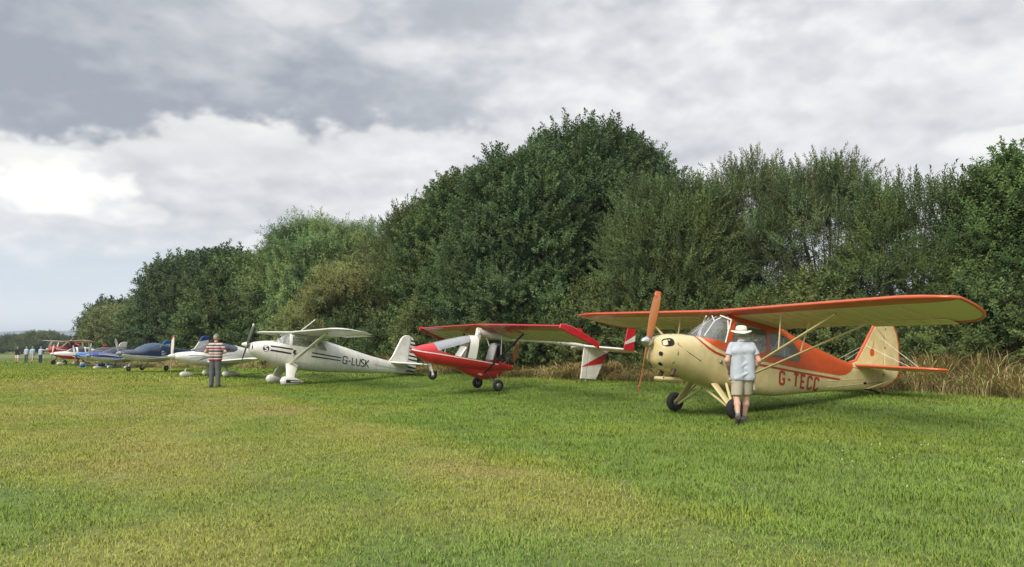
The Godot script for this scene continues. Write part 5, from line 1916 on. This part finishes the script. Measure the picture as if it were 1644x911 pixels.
	# shoes
	for s in ["l", "r"]:
		var an: Vector3 = J[s + "a"]
		var toe: Vector3 = J[s + "t"]
		var heel: Vector3 = J[s + "h"]
		b = MB.new()
		flesh(b, [[heel, toe, 0.042, 0.038], [an.lerp(heel, 0.3), heel, 0.044, 0.042], [heel.lerp(toe, 0.35) + Vector3(0, 0.015, 0), toe, 0.044, 0.040]], fine * 0.8, 0.02)
		part("shoe", b, look["shoes"], bm)
		if look.has("socks"):
			b = MB.new()
			var kn: Vector3 = J[s + "k"]
			b.tube([an.lerp(heel, 0.2), an.lerp(kn, 0.16)], [0.043, 0.042], 10)
			part("sock", b, look["socks"], bm)
	# headgear
	if look.get("hat", "") == "brim":
		b = MB.new()
		var t := Transform3D(Basis(Vector3(1, 0, 0), 0.06), head + Vector3(0, 0.035, 0.01))
		var rows := []
		for pr in [[0.192, -0.004], [0.190, 0.004], [0.15, 0.012], [0.112, 0.022], [0.106, 0.03], [0.103, 0.075], [0.094, 0.108], [0.072, 0.122], [0.03, 0.128], [0.002, 0.128]]:
			var row := PackedVector3Array()
			for j in 28:
				var a := TAU * j / 28.0
				var wob: float = 0.012 * sin(a * 2.0 + 0.5) * (pr[0] - 0.1) / 0.09 if pr[0] > 0.11 else 0.0
				row.append(t * Vector3(cos(a) * pr[0] * 0.96, pr[1] + wob - (0.02 * absf(cos(a)) * -1.0 if pr[0] > 0.14 else 0.0), sin(a) * pr[0] * 1.06))
			rows.append(row)
		b.grid(rows, true, Vector3.ZERO)
		var ht := part("hat", b, look["hat_cloth"], bm)
		b = MB.new()
		var rr := []
		for pr in [[0.1085, 0.030], [0.1065, 0.058]]:
			var row := PackedVector3Array()
			for j in 28:
				var a := TAU * j / 28.0
				row.append(t * Vector3(cos(a) * pr[0] * 0.96, pr[1], sin(a) * pr[0] * 1.06))
			rr.append(row)
		b.grid(rr, true)
		part("hat_band", b, look["hat_band"], ht)
	elif look.get("hat", "") == "cap":
		b = MB.new()
		flesh(b, [[head + Vector3(0, 0.055, 0.0), head + Vector3(0, 0.04, 0.0), 0.102, 0.102]], fine * 0.7, 0.01, [[Vector3(0, -1, 0), -(head.y + 0.03)]])
		var pk := []
		for i in 5:
			var row := PackedVector3Array()
			for j in 9:
				var a := lerpf(-0.9, 0.9, j / 8.0)
				var q := i / 4.0
				row.append(head + Vector3(sin(a) * (0.098 + 0.02 * q), 0.035 - 0.012 * q - 0.02 * a * a * q, -cos(a) * (0.085 + 0.10 * q)))
			pk.append(row)
		b.grid(pk, false, Vector3.UP)
		var cp := part("cap", b, look["hat_cloth"], bm)
		b = MB.new()
		b.box(head + Vector3(0, 0.055, 0.098), Vector3(0.06, 0.022, 0.012), Basis(), 0.004)
		part("cap_strap", b, M["white_cloth"], cp)
	XT = Transform3D()

func _band(p: Vector3, w: Array) -> Color:
	var y := p.y
	var k := int(floor((1.475 - y) / 0.0485))
	var q := posmod(k, 4)
	return w[0] if q == 1 else (w[1] if q == 3 else w[2])

func people() -> void:
	mat("skin", lin(0.56, 0.33, 0.245), 0.6)
	mat("eye_dark", lin(0.03, 0.025, 0.02), 0.3)
	mat("grey_hair", lin(0.30, 0.29, 0.28), 0.9)
	mat("dark_hair", lin(0.06, 0.05, 0.04), 0.9)
	mat("white_cloth", lin(0.72, 0.71, 0.66), 0.9)
	var weave := noise_tex(61, 0.05, 4, Color(0.86, 0.87, 0.9), Color(1, 1, 1))
	var ls := mat("light_blue_shirt", lin(0.52, 0.555, 0.61), 0.9)
	worn(ls, weave, 3.0)
	var fold := FastNoiseLite.new()
	fold.seed = 5; fold.frequency = 0.018; fold.fractal_octaves = 3
	var fi := fold.get_seamless_image(256, 256)
	fi.bump_map_to_normal_map(5.0)
	var ft := ImageTexture.create_from_image(fi)
	ls.normal_enabled = true
	ls.normal_texture = ft
	ls.normal_scale = 0.4
	var kh := mat("khaki_shorts", lin(0.50, 0.44, 0.33), 0.9)
	worn(kh, weave, 3.0)
	kh.normal_enabled = true
	kh.normal_texture = ft
	kh.normal_scale = 0.5
	mat("cream_hat", lin(0.74, 0.71, 0.60), 0.9)
	mat("hat_band_cloth", lin(0.50, 0.46, 0.36), 0.9)
	mat("brown_shoes", lin(0.06, 0.045, 0.038), 0.8)
	mat("grey_sock", lin(0.16, 0.16, 0.17), 0.95)
	mat("knit", Color.WHITE, 0.9).vertex_color_use_as_albedo = true
	mat("charcoal_trousers", lin(0.095, 0.10, 0.108), 0.9)
	mat("olive_cap", lin(0.17, 0.17, 0.13), 0.9)
	mat("black_shirt", lin(0.015, 0.015, 0.017), 0.9)
	mat("teal_shirt", lin(0.28, 0.50, 0.55), 0.9)
	mat("sky_shirt", lin(0.36, 0.46, 0.60), 0.9)
	mat("navy_trousers", lin(0.03, 0.04, 0.06), 0.9)
	mat("pink_shorts", lin(0.55, 0.40, 0.32), 0.9)
	# the man in the sun hat walks away towards the cream and orange aircraft, left foot just leaving the grass
	person("person in a cream sun hat, light blue shirt and khaki shorts, walking away", 4.19, 14.2, 0.0, 1.76,
		{"le": Vector3(-0.285, 1.16, 0.02), "lw": Vector3(-0.215, 0.99, -0.14), "re": Vector3(0.28, 1.16, 0.05), "rw": Vector3(0.225, 0.97, -0.10),
		"lk": Vector3(-0.13, 0.50, 0.02), "la": Vector3(-0.175, 0.17, 0.25), "lt": Vector3(-0.185, 0.035, 0.20), "lh": Vector3(-0.18, 0.155, 0.315),
		"rk": Vector3(0.085, 0.50, -0.10), "ra": Vector3(0.055, 0.10, -0.16), "rt": Vector3(0.075, 0.035, -0.33), "rh": Vector3(0.055, 0.04, -0.13), "cz": -0.03},
		{"hair": M["grey_hair"], "shirt": ls, "legs": kh, "leg": 0.54, "hem": 0.80, "sleeve": 0.66, "shoes": M["brown_shoes"], "socks": M["grey_sock"], "hat": "brim", "hat_cloth": M["cream_hat"], "hat_band": M["hat_band_cloth"], "tailored": true,
		"folds": [[Vector3(-0.15, 0.84, 0.10), Vector3(0.03, 0.93, 0.125), 0.03, 0.014], [Vector3(0.16, 0.86, 0.09), Vector3(0.02, 1.02, 0.118), 0.028, 0.014], [Vector3(-0.13, 1.0, 0.075), Vector3(0.04, 1.12, 0.105), 0.03, 0.014], [Vector3(0.15, 1.08, 0.06), Vector3(-0.02, 1.25, 0.09), 0.028, 0.014], [Vector3(-0.15, 1.32, 0.04), Vector3(0.15, 1.34, 0.04), 0.075, 0.075]]}, 0.016)
	var arms := {"le": Vector3(-0.33, 1.19, 0.02), "lw": Vector3(-0.16, 1.13, -0.20), "re": Vector3(0.33, 1.19, 0.02), "rw": Vector3(0.16, 1.13, -0.20)}
	var stand := {"lk": Vector3(-0.105, 0.49, 0.0), "la": Vector3(-0.11, 0.09, 0.02), "lt": Vector3(-0.125, 0.035, -0.13), "lh": Vector3(-0.11, 0.04, 0.06),
		"rk": Vector3(0.105, 0.49, 0.0), "ra": Vector3(0.12, 0.09, 0.02), "rt": Vector3(0.155, 0.035, -0.13), "rh": Vector3(0.12, 0.04, 0.06)}
	var a1 := stand.duplicate()
	a1.merge(arms)
	person("person in a red, black and grey striped shirt and a cap, seen from behind", -9.83, 25.9, 0.0, 1.74, a1,
		{"hair": M["grey_hair"], "shirt": M["knit"], "stripes": [lin(0.02, 0.02, 0.03).srgb_to_linear(), lin(0.36, 0.03, 0.045).srgb_to_linear(), lin(0.50, 0.48, 0.47).srgb_to_linear()], "legs": M["charcoal_trousers"], "leg": 0.07, "hem": 0.90, "sleeve": 0.7, "shoes": M["black_paint"], "hat": "cap", "hat_cloth": M["olive_cap"]}, 0.018)
	var hang := {"le": Vector3(-0.24, 1.15, 0.02), "lw": Vector3(-0.25, 0.90, -0.04), "re": Vector3(0.24, 1.15, 0.02), "rw": Vector3(0.25, 0.90, -0.04)}
	var step := {"lk": Vector3(-0.10, 0.50, -0.10), "la": Vector3(-0.10, 0.10, -0.10), "lt": Vector3(-0.10, 0.035, -0.26), "lh": Vector3(-0.10, 0.04, -0.07),
		"rk": Vector3(0.10, 0.48, 0.03), "ra": Vector3(0.10, 0.15, 0.24), "rt": Vector3(0.10, 0.035, 0.16), "rh": Vector3(0.10, 0.13, 0.30)}
	var fars := [
		[-53.2, 84.0, 0.3, step, hang, "person in a black shirt and white shorts, first of the far four", {"shirt": M["black_shirt"], "legs": M["white_cloth"], "leg": 0.5}],
		[-53.8, 86.5, -0.2, stand, hang, "person in a light blue shirt and dark trousers, second of the far four", {"shirt": M["sky_shirt"], "legs": M["charcoal_trousers"], "leg": 0.08}],
		[-51.6, 84.0, 0.1, step, hang, "person in a pale teal shirt and pinkish shorts, third of the far four", {"shirt": M["teal_shirt"], "legs": M["pink_shorts"], "leg": 0.5}],
		[-50.4, 83.5, -0.2, stand, {"le": Vector3(-0.24, 1.15, 0.0), "lw": Vector3(-0.25, 0.92, -0.08), "re": Vector3(0.45, 1.34, -0.08), "rw": Vector3(0.68, 1.42, -0.16)}, "person in a grey-blue shirt with an arm held out, last of the far four", {"shirt": M["sky_shirt"], "legs": M["navy_trousers"], "leg": 0.08}],
	]
	for q in fars:
		var jj: Dictionary = q[3].duplicate()
		jj.merge(q[4])
		var lk: Dictionary = q[6]
		lk.merge({"hair": M["grey_hair"], "shoes": M["brown_shoes"], "hem": 0.88, "hands": true})
		person(q[5], q[0], q[1], q[2], 1.76, jj, lk, 0.030)

func _ready() -> void:
	rng.seed = 4
	# --- camera
	var cam := Camera3D.new()
	cam.name = "camera"
	cam.position = Vector3(0, 1.5, 0)
	cam.rotation_degrees = Vector3(4.323, 0, 0)
	cam.fov = 40.05
	cam.near = 0.1
	cam.far = 9000.0
	cam.current = true
	add_child(cam)
	# --- sky and exposure
	var pano := PanoramaSkyMaterial.new()
	pano.panorama = ImageTexture.create_from_image(make_sky())
	var sky := Sky.new()
	sky.sky_material = pano
	var env := Environment.new()
	env.background_mode = Environment.BG_SKY
	env.sky = sky
	env.background_energy_multiplier = 2.0
	env.tonemap_mode = Environment.TONE_MAPPER_LINEAR
	env.tonemap_exposure = 1.47
	env.sdfgi_enabled = true
	env.ssao_enabled = true
	env.ssil_enabled = true
	env.fog_enabled = true
	env.fog_density = 0.00030
	env.fog_light_color = Color(0.80, 0.86, 0.93)
	var we := WorldEnvironment.new()
	we.name = "environment"
	we.environment = env
	add_child(we)
	# --- a veiled sun, high on the left, a little behind the camera
	var sun := DirectionalLight3D.new()
	sun.name = "sun"
	sun.light_color = Color(1.0, 0.965, 0.90)
	sun.light_energy = 0.78
	sun.light_angular_distance = 24.0
	sun.shadow_enabled = true
	sun.rotation_degrees = Vector3(-42, -38, 0)
	add_child(sun)
	setup()
	land()
	trees()
	aircraft()
	people()
	small_plants()

func setup() -> void:
	bumps.seed = 3; bumps.frequency = 0.12
	tones.seed = 8; tones.frequency = 0.035; tones.fractal_octaves = 3
	fines.seed = 21; fines.frequency = 0.35; fines.fractal_octaves = 4
	mat("bark", lin(0.075, 0.06, 0.045), 0.9)
	leaf_mat("leaves", 0.5)
	leaf_mat("grass", 0.35)
	leaf_mat("straw", 0.35)
	for f in [["broad", 26, 0.115, 0.06, 0.62, 0.1, 0.95], ["willow", 30, 0.115, 0.036, 0.85, -0.1, 0.75], ["pale", 28, 0.125, 0.034, 0.8, 0.35, 0.9]]:
		var a := []
		for k in 3:
			a.append(leaf_mesh(f[1], f[2], f[3], f[4], f[5], 40 + k + int(f[4] * 100), f[6]))
		twigs[f[0]] = a
	var dirt := noise_tex(2, 0.012, 5, Color(0.88, 0.87, 0.85), Color(1, 1, 1))
	var cream := mat("cream_paint", lin(0.72, 0.60, 0.32), 0.32, 0.0, 0.35)
	worn(cream, dirt, 0.6)
	var orange := mat("orange_paint", lin(0.62, 0.095, 0.022), 0.34, 0.0, 0.35)
	worn(orange, dirt, 0.6)
	mat("dark_red_paint", lin(0.40, 0.04, 0.016), 0.4)
	mat("wood_blade", lin(0.40, 0.145, 0.05), 0.3, 0.0, 0.6)
	var white := mat("white_paint", lin(0.83, 0.83, 0.80), 0.32, 0.0, 0.35)
	worn(white, dirt, 0.5)
	var red := mat("red_paint", lin(0.60, 0.018, 0.026), 0.32, 0.0, 0.4)
	worn(red, dirt, 0.5)
	mat("black_paint", lin(0.012, 0.012, 0.014), 0.45)
	mat("grey_paint", lin(0.33, 0.34, 0.35), 0.5)
	mat("navy_paint", lin(0.035, 0.05, 0.10), 0.3, 0.0, 0.4)
	mat("royal_blue_paint", lin(0.022, 0.045, 0.28), 0.3, 0.0, 0.4)
	mat("bright_blue_paint", lin(0.03, 0.16, 0.50), 0.3, 0.0, 0.4)
	mat("tyre_rubber", lin(0.014, 0.014, 0.014), 0.85)
	mat("steel", lin(0.55, 0.55, 0.55), 0.28, 1.0)
	mat("dull_metal", lin(0.28, 0.28, 0.28), 0.5, 0.8)
	mat("hole_shade", lin(0.01, 0.01, 0.01), 0.9)  # near-black colour standing in for the shade inside openings
	mat("seat_cloth", lin(0.10, 0.095, 0.09), 0.9)
	mat("grey_cloth", lin(0.33, 0.34, 0.36), 0.9)
	mat("exhaust_metal", lin(0.09, 0.06, 0.045), 0.6, 0.6)
	var dope := mat("wing_fabric", lin(0.74, 0.60, 0.36), 0.55)
	dope.backlight_enabled = true
	dope.backlight = Color(0.30, 0.20, 0.10)
	mat("sailcloth", lin(0.50, 0.44, 0.25), 0.7)
	mat("dark_grey_paint", lin(0.14, 0.145, 0.15), 0.45)
	glass("clear_glass", Color(0.93, 0.95, 0.97), 0.12)
	glass("smoked_glass", Color(0.22, 0.27, 0.33), 0.62)
	glass("blue_glass", Color(0.25, 0.36, 0.48), 0.6)

func land() -> void:
	# one sheet to the skyline, finer near the camera
	var us := [0.0]
	var s := 0.22
	while us[-1] < 5200.0:
		us.append(us[-1] + s)
		s *= 1.045
	var line := []
	for i in range(us.size() - 1, 0, -1):
		line.append(-us[i])
	line.append_array(us)
	var far_r := RandomNumberGenerator.new()
	far_r.seed = 9
	var g := MB.new()
	var rows := []
	var tint := []
	var depth := [30.0, 12.0, 5.0, 2.0]
	for u in us:
		depth.append(-u)
	for dz in depth:
		var row := PackedVector3Array()
		var tr := PackedColorArray()
		for x in line:
			row.append(Vector3(x, ground_y(x, dz), dz))
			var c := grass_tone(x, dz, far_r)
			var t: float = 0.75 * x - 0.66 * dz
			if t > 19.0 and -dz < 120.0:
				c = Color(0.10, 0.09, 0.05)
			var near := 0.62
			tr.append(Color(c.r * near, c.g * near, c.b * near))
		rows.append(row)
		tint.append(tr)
	var av := PackedVector3Array(); var an := PackedVector3Array(); var ac := PackedColorArray(); var ai := PackedInt32Array()
	var w := line.size()
	for i in rows.size():
		av.append_array(rows[i])
		ac.append_array(tint[i])
		for j in w:
			an.append(Vector3.UP)
	for i in rows.size() - 1:
		for j in w - 1:
			var a := i * w + j
			ai.append_array([a, a + w, a + 1, a + 1, a + w, a + w + 1])
	var arr := []
	arr.resize(Mesh.ARRAY_MAX)
	arr[Mesh.ARRAY_VERTEX] = av; arr[Mesh.ARRAY_NORMAL] = an; arr[Mesh.ARRAY_COLOR] = ac; arr[Mesh.ARRAY_INDEX] = ai
	var am := ArrayMesh.new()
	am.add_surface_from_arrays(Mesh.PRIMITIVE_TRIANGLES, arr)
	var gm := mat("turf", Color.WHITE, 0.95)
	gm.vertex_color_use_as_albedo = true
	gm.albedo_texture = noise_tex(31, 0.03, 5, Color(0.72, 0.72, 0.66), Color(1, 1, 1), 1024)
	gm.uv1_triplanar = true
	gm.uv1_world_triplanar = true
	gm.uv1_scale = Vector3.ONE * 0.23
	var f := MeshInstance3D.new()
	f.name = "field"
	f.mesh = am
	f.material_override = gm
	f.set_meta("kind", "structure")
	f.set_meta("label", "grass airfield sloping gently away to the trees")
	add_child(f)
	# the long flat-topped ridge on the skyline
	var hb := MB.new()
	var hrows := []
	for i in 9:
		var t := i / 8.0
		var row := PackedVector3Array()
		for j in 61:
			var x := lerpf(-3400.0, 3000.0, j / 60.0)
			var top := 50.0 + 6.0 * fines.get_noise_2d(x * 0.012, 4.0) - 16.0 * ss(-1900.0, -2500.0, x) + 5.0 * ss(-1500, -900, x)
			var prof := ss(0.0, 0.62, t)
			row.append(Vector3(x, -12.0 + (top + 12.0) * prof + 2.0 * fines.get_noise_2d(x * 0.03, t * 9.0), -2700.0 - 800.0 * t))
		hrows.append(row)
	hb.grid(hrows, false, Vector3.UP)
	var hm := mat("moorland", lin(0.075, 0.095, 0.095), 0.95)
	var hill := structure("hill", hb, hm)
	hill.set_meta("label", "long flat-topped blue ridge on the skyline")
	# grass
	var short := [blades(420, 0.62, 0.015, 0.045, 0.0045, 1, 1.8), blades(420, 0.62, 0.012, 0.055, 0.0045, 2, 1.6)]
	var longer := [blades(460, 0.62, 0.025, 0.08, 0.0045, 3, 1.5), blades(460, 0.62, 0.025, 0.07, 0.0045, 4, 1.7)]
	var wide := [blades(420, 1.5, 0.03, 0.075, 0.016, 5, 1.0), blades(420, 1.5, 0.03, 0.085, 0.016, 6, 1.0)]
	var broad := [blades(520, 3.6, 0.03, 0.08, 0.035, 7, 1.0)]
	lawn("grass", short, 3.4, 15.0, 0.40, 1, 2)
	lawn("grass", longer, 3.4, 15.0, 0.42, 2, 1)
	lawn("grass", short, 15.0, 30.0, 0.60, 3, 2, 1.35)
	lawn("grass", longer, 15.0, 30.0, 0.55, 4, 1, 1.15)
	lawn("grass", wide, 30.0, 60.0, 1.1, 5, 0)
	lawn("grass", broad, 60.0, 110.0, 2.8, 6, 0)

# points along the foot of the hedge, [x, depth]
var foot := [[17.0, 11.5], [14.0, 14.5], [10.9, 16.9], [9.4, 19.0], [6.0, 22.2], [2.7, 25.2], [0.4, 27.2], [-4.6, 32.5], [-10.0, 38.0], [-20.0, 48.0], [-32.0, 62.0], [-45.0, 80.0]]

func trees() -> void:
	var dark := Color(0.036, 0.060, 0.026)
	var midg := Color(0.050, 0.075, 0.030)
	var olive := Color(0.070, 0.088, 0.036)
	var pale := Color(0.105, 0.130, 0.052)
	var L := [
		["tree", "tall leafy tree cut by the right edge of the view, behind the orange wing tip", 13.6, 21.0, 6.3, 1.6, 0, Color(0.045, 0.078, 0.028), 300],
		["tree", "low thin-topped willow with sparse upright shoots behind the orange wing tip", 12.1, 23.0, 6.0, 2.3, 1, midg, 270],
		["tree", "open willow of sparse silvery shoots above the orange tail", 10.3, 25.5, 7.2, 2.0, 1, Color(0.058, 0.082, 0.036), 200],
		["tree", "narrow airy willow with sky showing through, above the orange cabin", 8.4, 27.5, 7.7, 1.7, 1, Color(0.058, 0.080, 0.036), 190],
		["tree", "mid green bushy willow in front of the big dark tree's right flank", 5.9, 28.0, 7.0, 2.4, 1, Color(0.052, 0.076, 0.032), 480],
		["tree", "big dark round-headed tree, the tallest of the row", 3.6, 35.0, 11.2, 4.2, 0, dark, 1150],
		["tree", "dark dense tree nestled against the big one, above the red wing", 0.3, 31.5, 9.0, 2.9, 0, Color(0.040, 0.068, 0.030), 680],
		["tree", "green tree with upright spiky top left of the tallest tree", -2.3, 36.0, 8.9, 2.6, 0, Color(0.046, 0.072, 0.028), 520],
		["tree", "dark green tree above the tail of the white taildragger", -4.3, 39.5, 7.8, 2.3, 1, Color(0.046, 0.066, 0.026), 470],
		["tree", "yellowish willow with a ragged top behind the white taildragger", -6.6, 43.0, 6.7, 2.4, 2, olive, 360],
		["bush", "pale yellow-green willow bush behind the white taildragger", -8.0, 40.5, 4.9, 2.3, 2, Color(0.095, 0.110, 0.045), 260],
		["tree", "pale grey-green willow with a wide feathery crown", -11.7, 50.0, 9.1, 4.0, 2, Color(0.076, 0.118, 0.050), 620],
		["tree", "green tree against the left flank of the feathery willow", -14.9, 52.0, 7.4, 2.6, 0, midg, 360],
		["tree", "mid green rounded tree behind the striped-shirt man", -18.8, 55.0, 7.0, 3.3, 0, Color(0.050, 0.078, 0.030), 420],
		["tree", "broad dark tree with a smooth domed crown, left of the mid green rounded tree", -25.0, 65.0, 8.8, 4.8, 0, Color(0.040, 0.062, 0.028), 620],
		["tree", "dark tree stepping down from the domed one", -30.8, 73.0, 7.1, 2.9, 0, Color(0.044, 0.068, 0.030), 380],
		["tree", "lower dark tree at the end of the dense row", -36.6, 80.0, 5.4, 2.4, 0, Color(0.048, 0.072, 0.030), 280],
		["tree", "light olive tree at the far end of the row", -43.4, 89.0, 4.9, 2.8, 2, Color(0.075, 0.095, 0.042), 300],
		["tree", "dark oak standing beyond the end of the row", -65.6, 128.0, 6.6, 2.5, 0, Color(0.034, 0.054, 0.030), 300],
		["bush", "light green bush behind the roof of the white taildragger", -10.4, 42.5, 3.2, 1.9, 2, Color(0.105, 0.130, 0.050), 150],
		["tree", "leafy tree out beyond the right edge of the row", 17.0, 18.0, 7.4, 2.4, 0, midg, 300],
	]
	for i in L.size():
		var a: Array = L[i]
		tree(a[0] if a[0] == "bush" else "tree", a[1], a[2], a[3], a[4], a[5], a[6], a[7], a[8], 100 + i, "trees along the edge of the airfield" if a[0] == "tree" else "", a[0])
	# brambles and saplings that close the row's foot
	var where := ["behind the orange wing tip", "behind the tail of the orange aircraft", "right of the orange tail fin", "under the orange wing", "behind the orange cabin", "behind the orange cowling", "behind the wooden propeller", "behind the white and red tail fin", "behind the red wing", "behind the red cabin", "behind the striped rudder", "behind the white fuselage", "behind the white wing"]
	var spots := [[14.2, 18.0], [12.4, 20.3], [11.0, 21.8], [9.2, 23.8], [7.4, 25.4], [5.4, 27.0], [3.6, 28.4], [1.6, 29.6], [-0.6, 31.6], [-2.8, 34.0], [-5.0, 36.6], [-7.6, 39.0], [-10.6, 42.0]]
	for i in spots.size():
		var g := Color(0.044, 0.068, 0.026) if i % 3 else Color(0.060, 0.082, 0.032)
		tree("bramble_bush", "dark bramble bush at the foot of the trees " + where[i], spots[i][0], spots[i][1], 2.6 + 0.7 * sin(i * 2.3), 1.7, 0, g, 130, 300 + i, "brambles along the foot of the trees", "bush")
	# the far side of the field
	var far := [[-335.0, 255.0, 4.4, 9.0, "far tree well left of the walkers, last along the field's edge"], [-300.0, 250.0, 3.6, 9.0, "far tree well left of the walkers, second from the end"], [-268.0, 246.0, 4.2, 9.0, "far tree well left of the walkers, third from the end"], [-238.0, 243.0, 3.4, 8.0, "far tree well left of the walkers, fourth from the end"], [-210.0, 240.0, 4.0, 9.0, "pale broad tree at the left edge of the far tree line"], [-184.0, 232.0, 3.6, 8.5, "low round tree second along the far tree line"], [-152.0, 225.0, 3.4, 7.0, "small tree between the two big far clumps"],
		[-139.5, 222.0, 5.2, 8.0, "dark far tree behind the three walkers"], [-130.0, 216.0, 6.0, 7.5, "tallest dark far tree, right above the walkers' heads"], [-121.0, 218.0, 4.4, 7.0, "dark far tree sloping down behind the pointing man"], [-112.5, 214.0, 2.6, 6.0, "dull far tree above the red nose"],
		[-104.0, 210.0, 1.9, 6.0, "low pale far tree above the biplane wing"], [-97.0, 220.0, 2.6, 5.5, "small round far tree under the blue ridge"], [-88.0, 215.0, 1.9, 5.5, "low far tree above the white fin"], [-80.0, 205.0, 2.2, 5.5, "low far tree beside the dark oak"], [-72.0, 190.0, 2.8, 5.0, "far tree at the foot of the dark oak"]]
	for i in far.size():
		var f: Array = far[i]
		tree("far_tree", f[4], f[0], f[1], f[2], f[3] * 0.8, 3, [Color(0.040, 0.055, 0.030), Color(0.048, 0.062, 0.030), Color(0.062, 0.078, 0.038)][i % 3], 260, 500 + i, "far trees across the airfield")

func small_plants() -> void:
	# tall dry grass along the foot of the trees
	var st := [stalks(120, 0.7, 0.45, 1.0, 1), stalks(120, 0.7, 0.4, 0.9, 2), stalks(100, 0.7, 0.5, 1.15, 3)]
	var r := RandomNumberGenerator.new()
	r.seed = 77
	var xs := [[], [], []]
	var cs := [PackedColorArray(), PackedColorArray(), PackedColorArray()]
	for i in foot.size() - 1:
		var a := Vector2(foot[i][0], foot[i][1])
		var b := Vector2(foot[i + 1][0], foot[i + 1][1])
		var dir := (b - a).normalized()
		var nor := Vector2(-dir.y, dir.x)
		if nor.dot(Vector2(0.75, 0.66)) < 0:
			nor = -nor
		var n := int(a.distance_to(b) * (20.0 if i < 8 else 7.0))
		for k in n:
			var w := r.randf()
			var p := a.lerp(b, r.randf()) + nor * (w * 2.6 - 0.15)
			if i == 2 and w < 0.12:
				continue
			var q := r.randi() % 3
			var tall := (0.55 + 0.5 * ss(0.0, 0.45, w)) * (0.78 + 0.5 * tones.get_noise_2d(p.x * 9.0, p.y * 9.0)) * (0.98 if i < 4 else 0.80)
			var bb := Basis(Vector3.UP, r.randf() * TAU).scaled(Vector3(1, tall * r.randf_range(0.85, 1.15), 1))
			xs[q].append(Transform3D(bb, Vector3(p.x, ground_y(p.x, -p.y), -p.y)))
			var g := r.randf_range(0.8, 1.2)
			var c := Color(0.60, 0.44, 0.235).lerp(Color(0.18, 0.21, 0.075), 0.65 * ss(0.1, 0.6, 0.5 + tones.get_noise_2d(p.x * 14.0 + 5.0, p.y * 14.0)) * r.randf())
			cs[q].append(Color(c.r * g, c.g * g, c.b * g))
	for k in 3:
		var o := scatter(numbered("dry_grass"), st[k], M["straw"], xs[k], cs[k], self)
		o.set_meta("label", "tall straw-coloured dry grass along the foot of the trees")
	# longer grass that stands round wheels and shoes, where the mower cannot reach
	var tuft := blades(150, 0.5, 0.06, 0.13, 0.006, 15, 0.9)
	var tx := []
	var tc := PackedColorArray()
	for q in [[4.24, 15.0], [3.45, 16.7], [8.7, 18.0], [-0.45, 22.4], [-1.15, 23.5], [2.2, 24.2], [-7.6, 26.8], [-8.7, 28.2], [-3.9, 30.1], [4.05, 14.0], [4.25, 14.35], [-9.75, 25.9], [-14.0, 33.5], [-12.3, 34.0], [-13.4, 35.2]]:
		for k in 4:
			var px: float = q[0] + r.randf_range(-0.22, 0.22)
			var pd: float = q[1] + r.randf_range(-0.2, 0.2)
			tx.append(Transform3D(Basis(Vector3.UP, r.randf() * TAU).scaled(Vector3(1.0, r.randf_range(0.7, 1.0), 1.0)), Vector3(px, ground_y(px, -pd), -pd)))
			tc.append(Color(0.19, 0.29, 0.06) * r.randf_range(0.85, 1.1))
	var tg := scatter(numbered("grass"), tuft, M["grass"], tx, tc, self)
	tg.set_meta("label", "longer tufts of grass round the wheels and shoes")
	# broad-leaved weeds and pale clippings lying in the mown turf
	var wx := []
	var wc := PackedColorArray()
	for i in 260:
		var pd := r.randf_range(4.0, 17.0)
		var px := r.randf_range(-0.7, 0.7) * pd
		var bb := Basis(Vector3.UP, r.randf() * TAU).scaled(Vector3(1.0, 0.35, 1.0) * r.randf_range(0.10, 0.2))
		wx.append(Transform3D(bb, Vector3(px, ground_y(px, -pd) - 0.015, -pd)))
		wc.append(Color(0.13, 0.23, 0.05) if r.randf() < 0.7 else Color(0.24, 0.29, 0.09))
	var wd := scatter("weeds", twigs["broad"][0], M["grass"], wx, wc, self)
	wd.set_meta("label", "low broad-leaved weeds scattered through the turf")
	var cl := blades(46, 0.9, 0.012, 0.022, 0.004, 12, 4.2)
	var kx := []
	var kc := PackedColorArray()
	for i in 2600:
		var pd := sqrt(r.randf_range(12.0, 420.0))
		var px := r.randf_range(-0.74, 0.74) * pd
		var sv := straw(px, -pd)
		if r.randf() > 0.25 + sv * 1.3:
			continue
		var s := r.randf_range(0.7, 1.3)
		kx.append(Transform3D(Basis(Vector3.UP, r.randf() * TAU).scaled(Vector3(s, 1.0, s)), Vector3(px, ground_y(px, -pd) + 0.022, -pd)))
		kc.append(Color(0.48, 0.43, 0.17) * r.randf_range(0.8, 1.15))
	var ck := scatter("clippings", cl, M["grass"], kx, kc, self)
	ck.set_meta("label", "pale dry clippings lying on the mown turf")
	# white clover heads in the longer grass
	var fb := MB.new()
	fb.ball(Vector3(0, 0.09, 0), Vector3(0.008, 0.007, 0.008), 6, 4)
	mat("clover_white", lin(0.75, 0.74, 0.62), 0.8).vertex_color_use_as_albedo = true
	var fx := []
	var fc := PackedColorArray()
	for i in 26:
		var p := Vector2(r.randfn(4.9, 1.3), r.randfn(10.0, 1.0))
		fx.append(Transform3D(Basis().scaled(Vector3.ONE * r.randf_range(0.8, 1.4)), Vector3(p.x, ground_y(p.x, -p.y), -p.y)))
		fc.append(Color(1, 1, 1) if r.randf() < 0.75 else Color(1.0, 0.85, 0.2))
	var fl := scatter("clover", fb.made(), M["clover_white"], fx, fc, self)
	fl.set_meta("label", "scattered white clover heads in the longer grass")
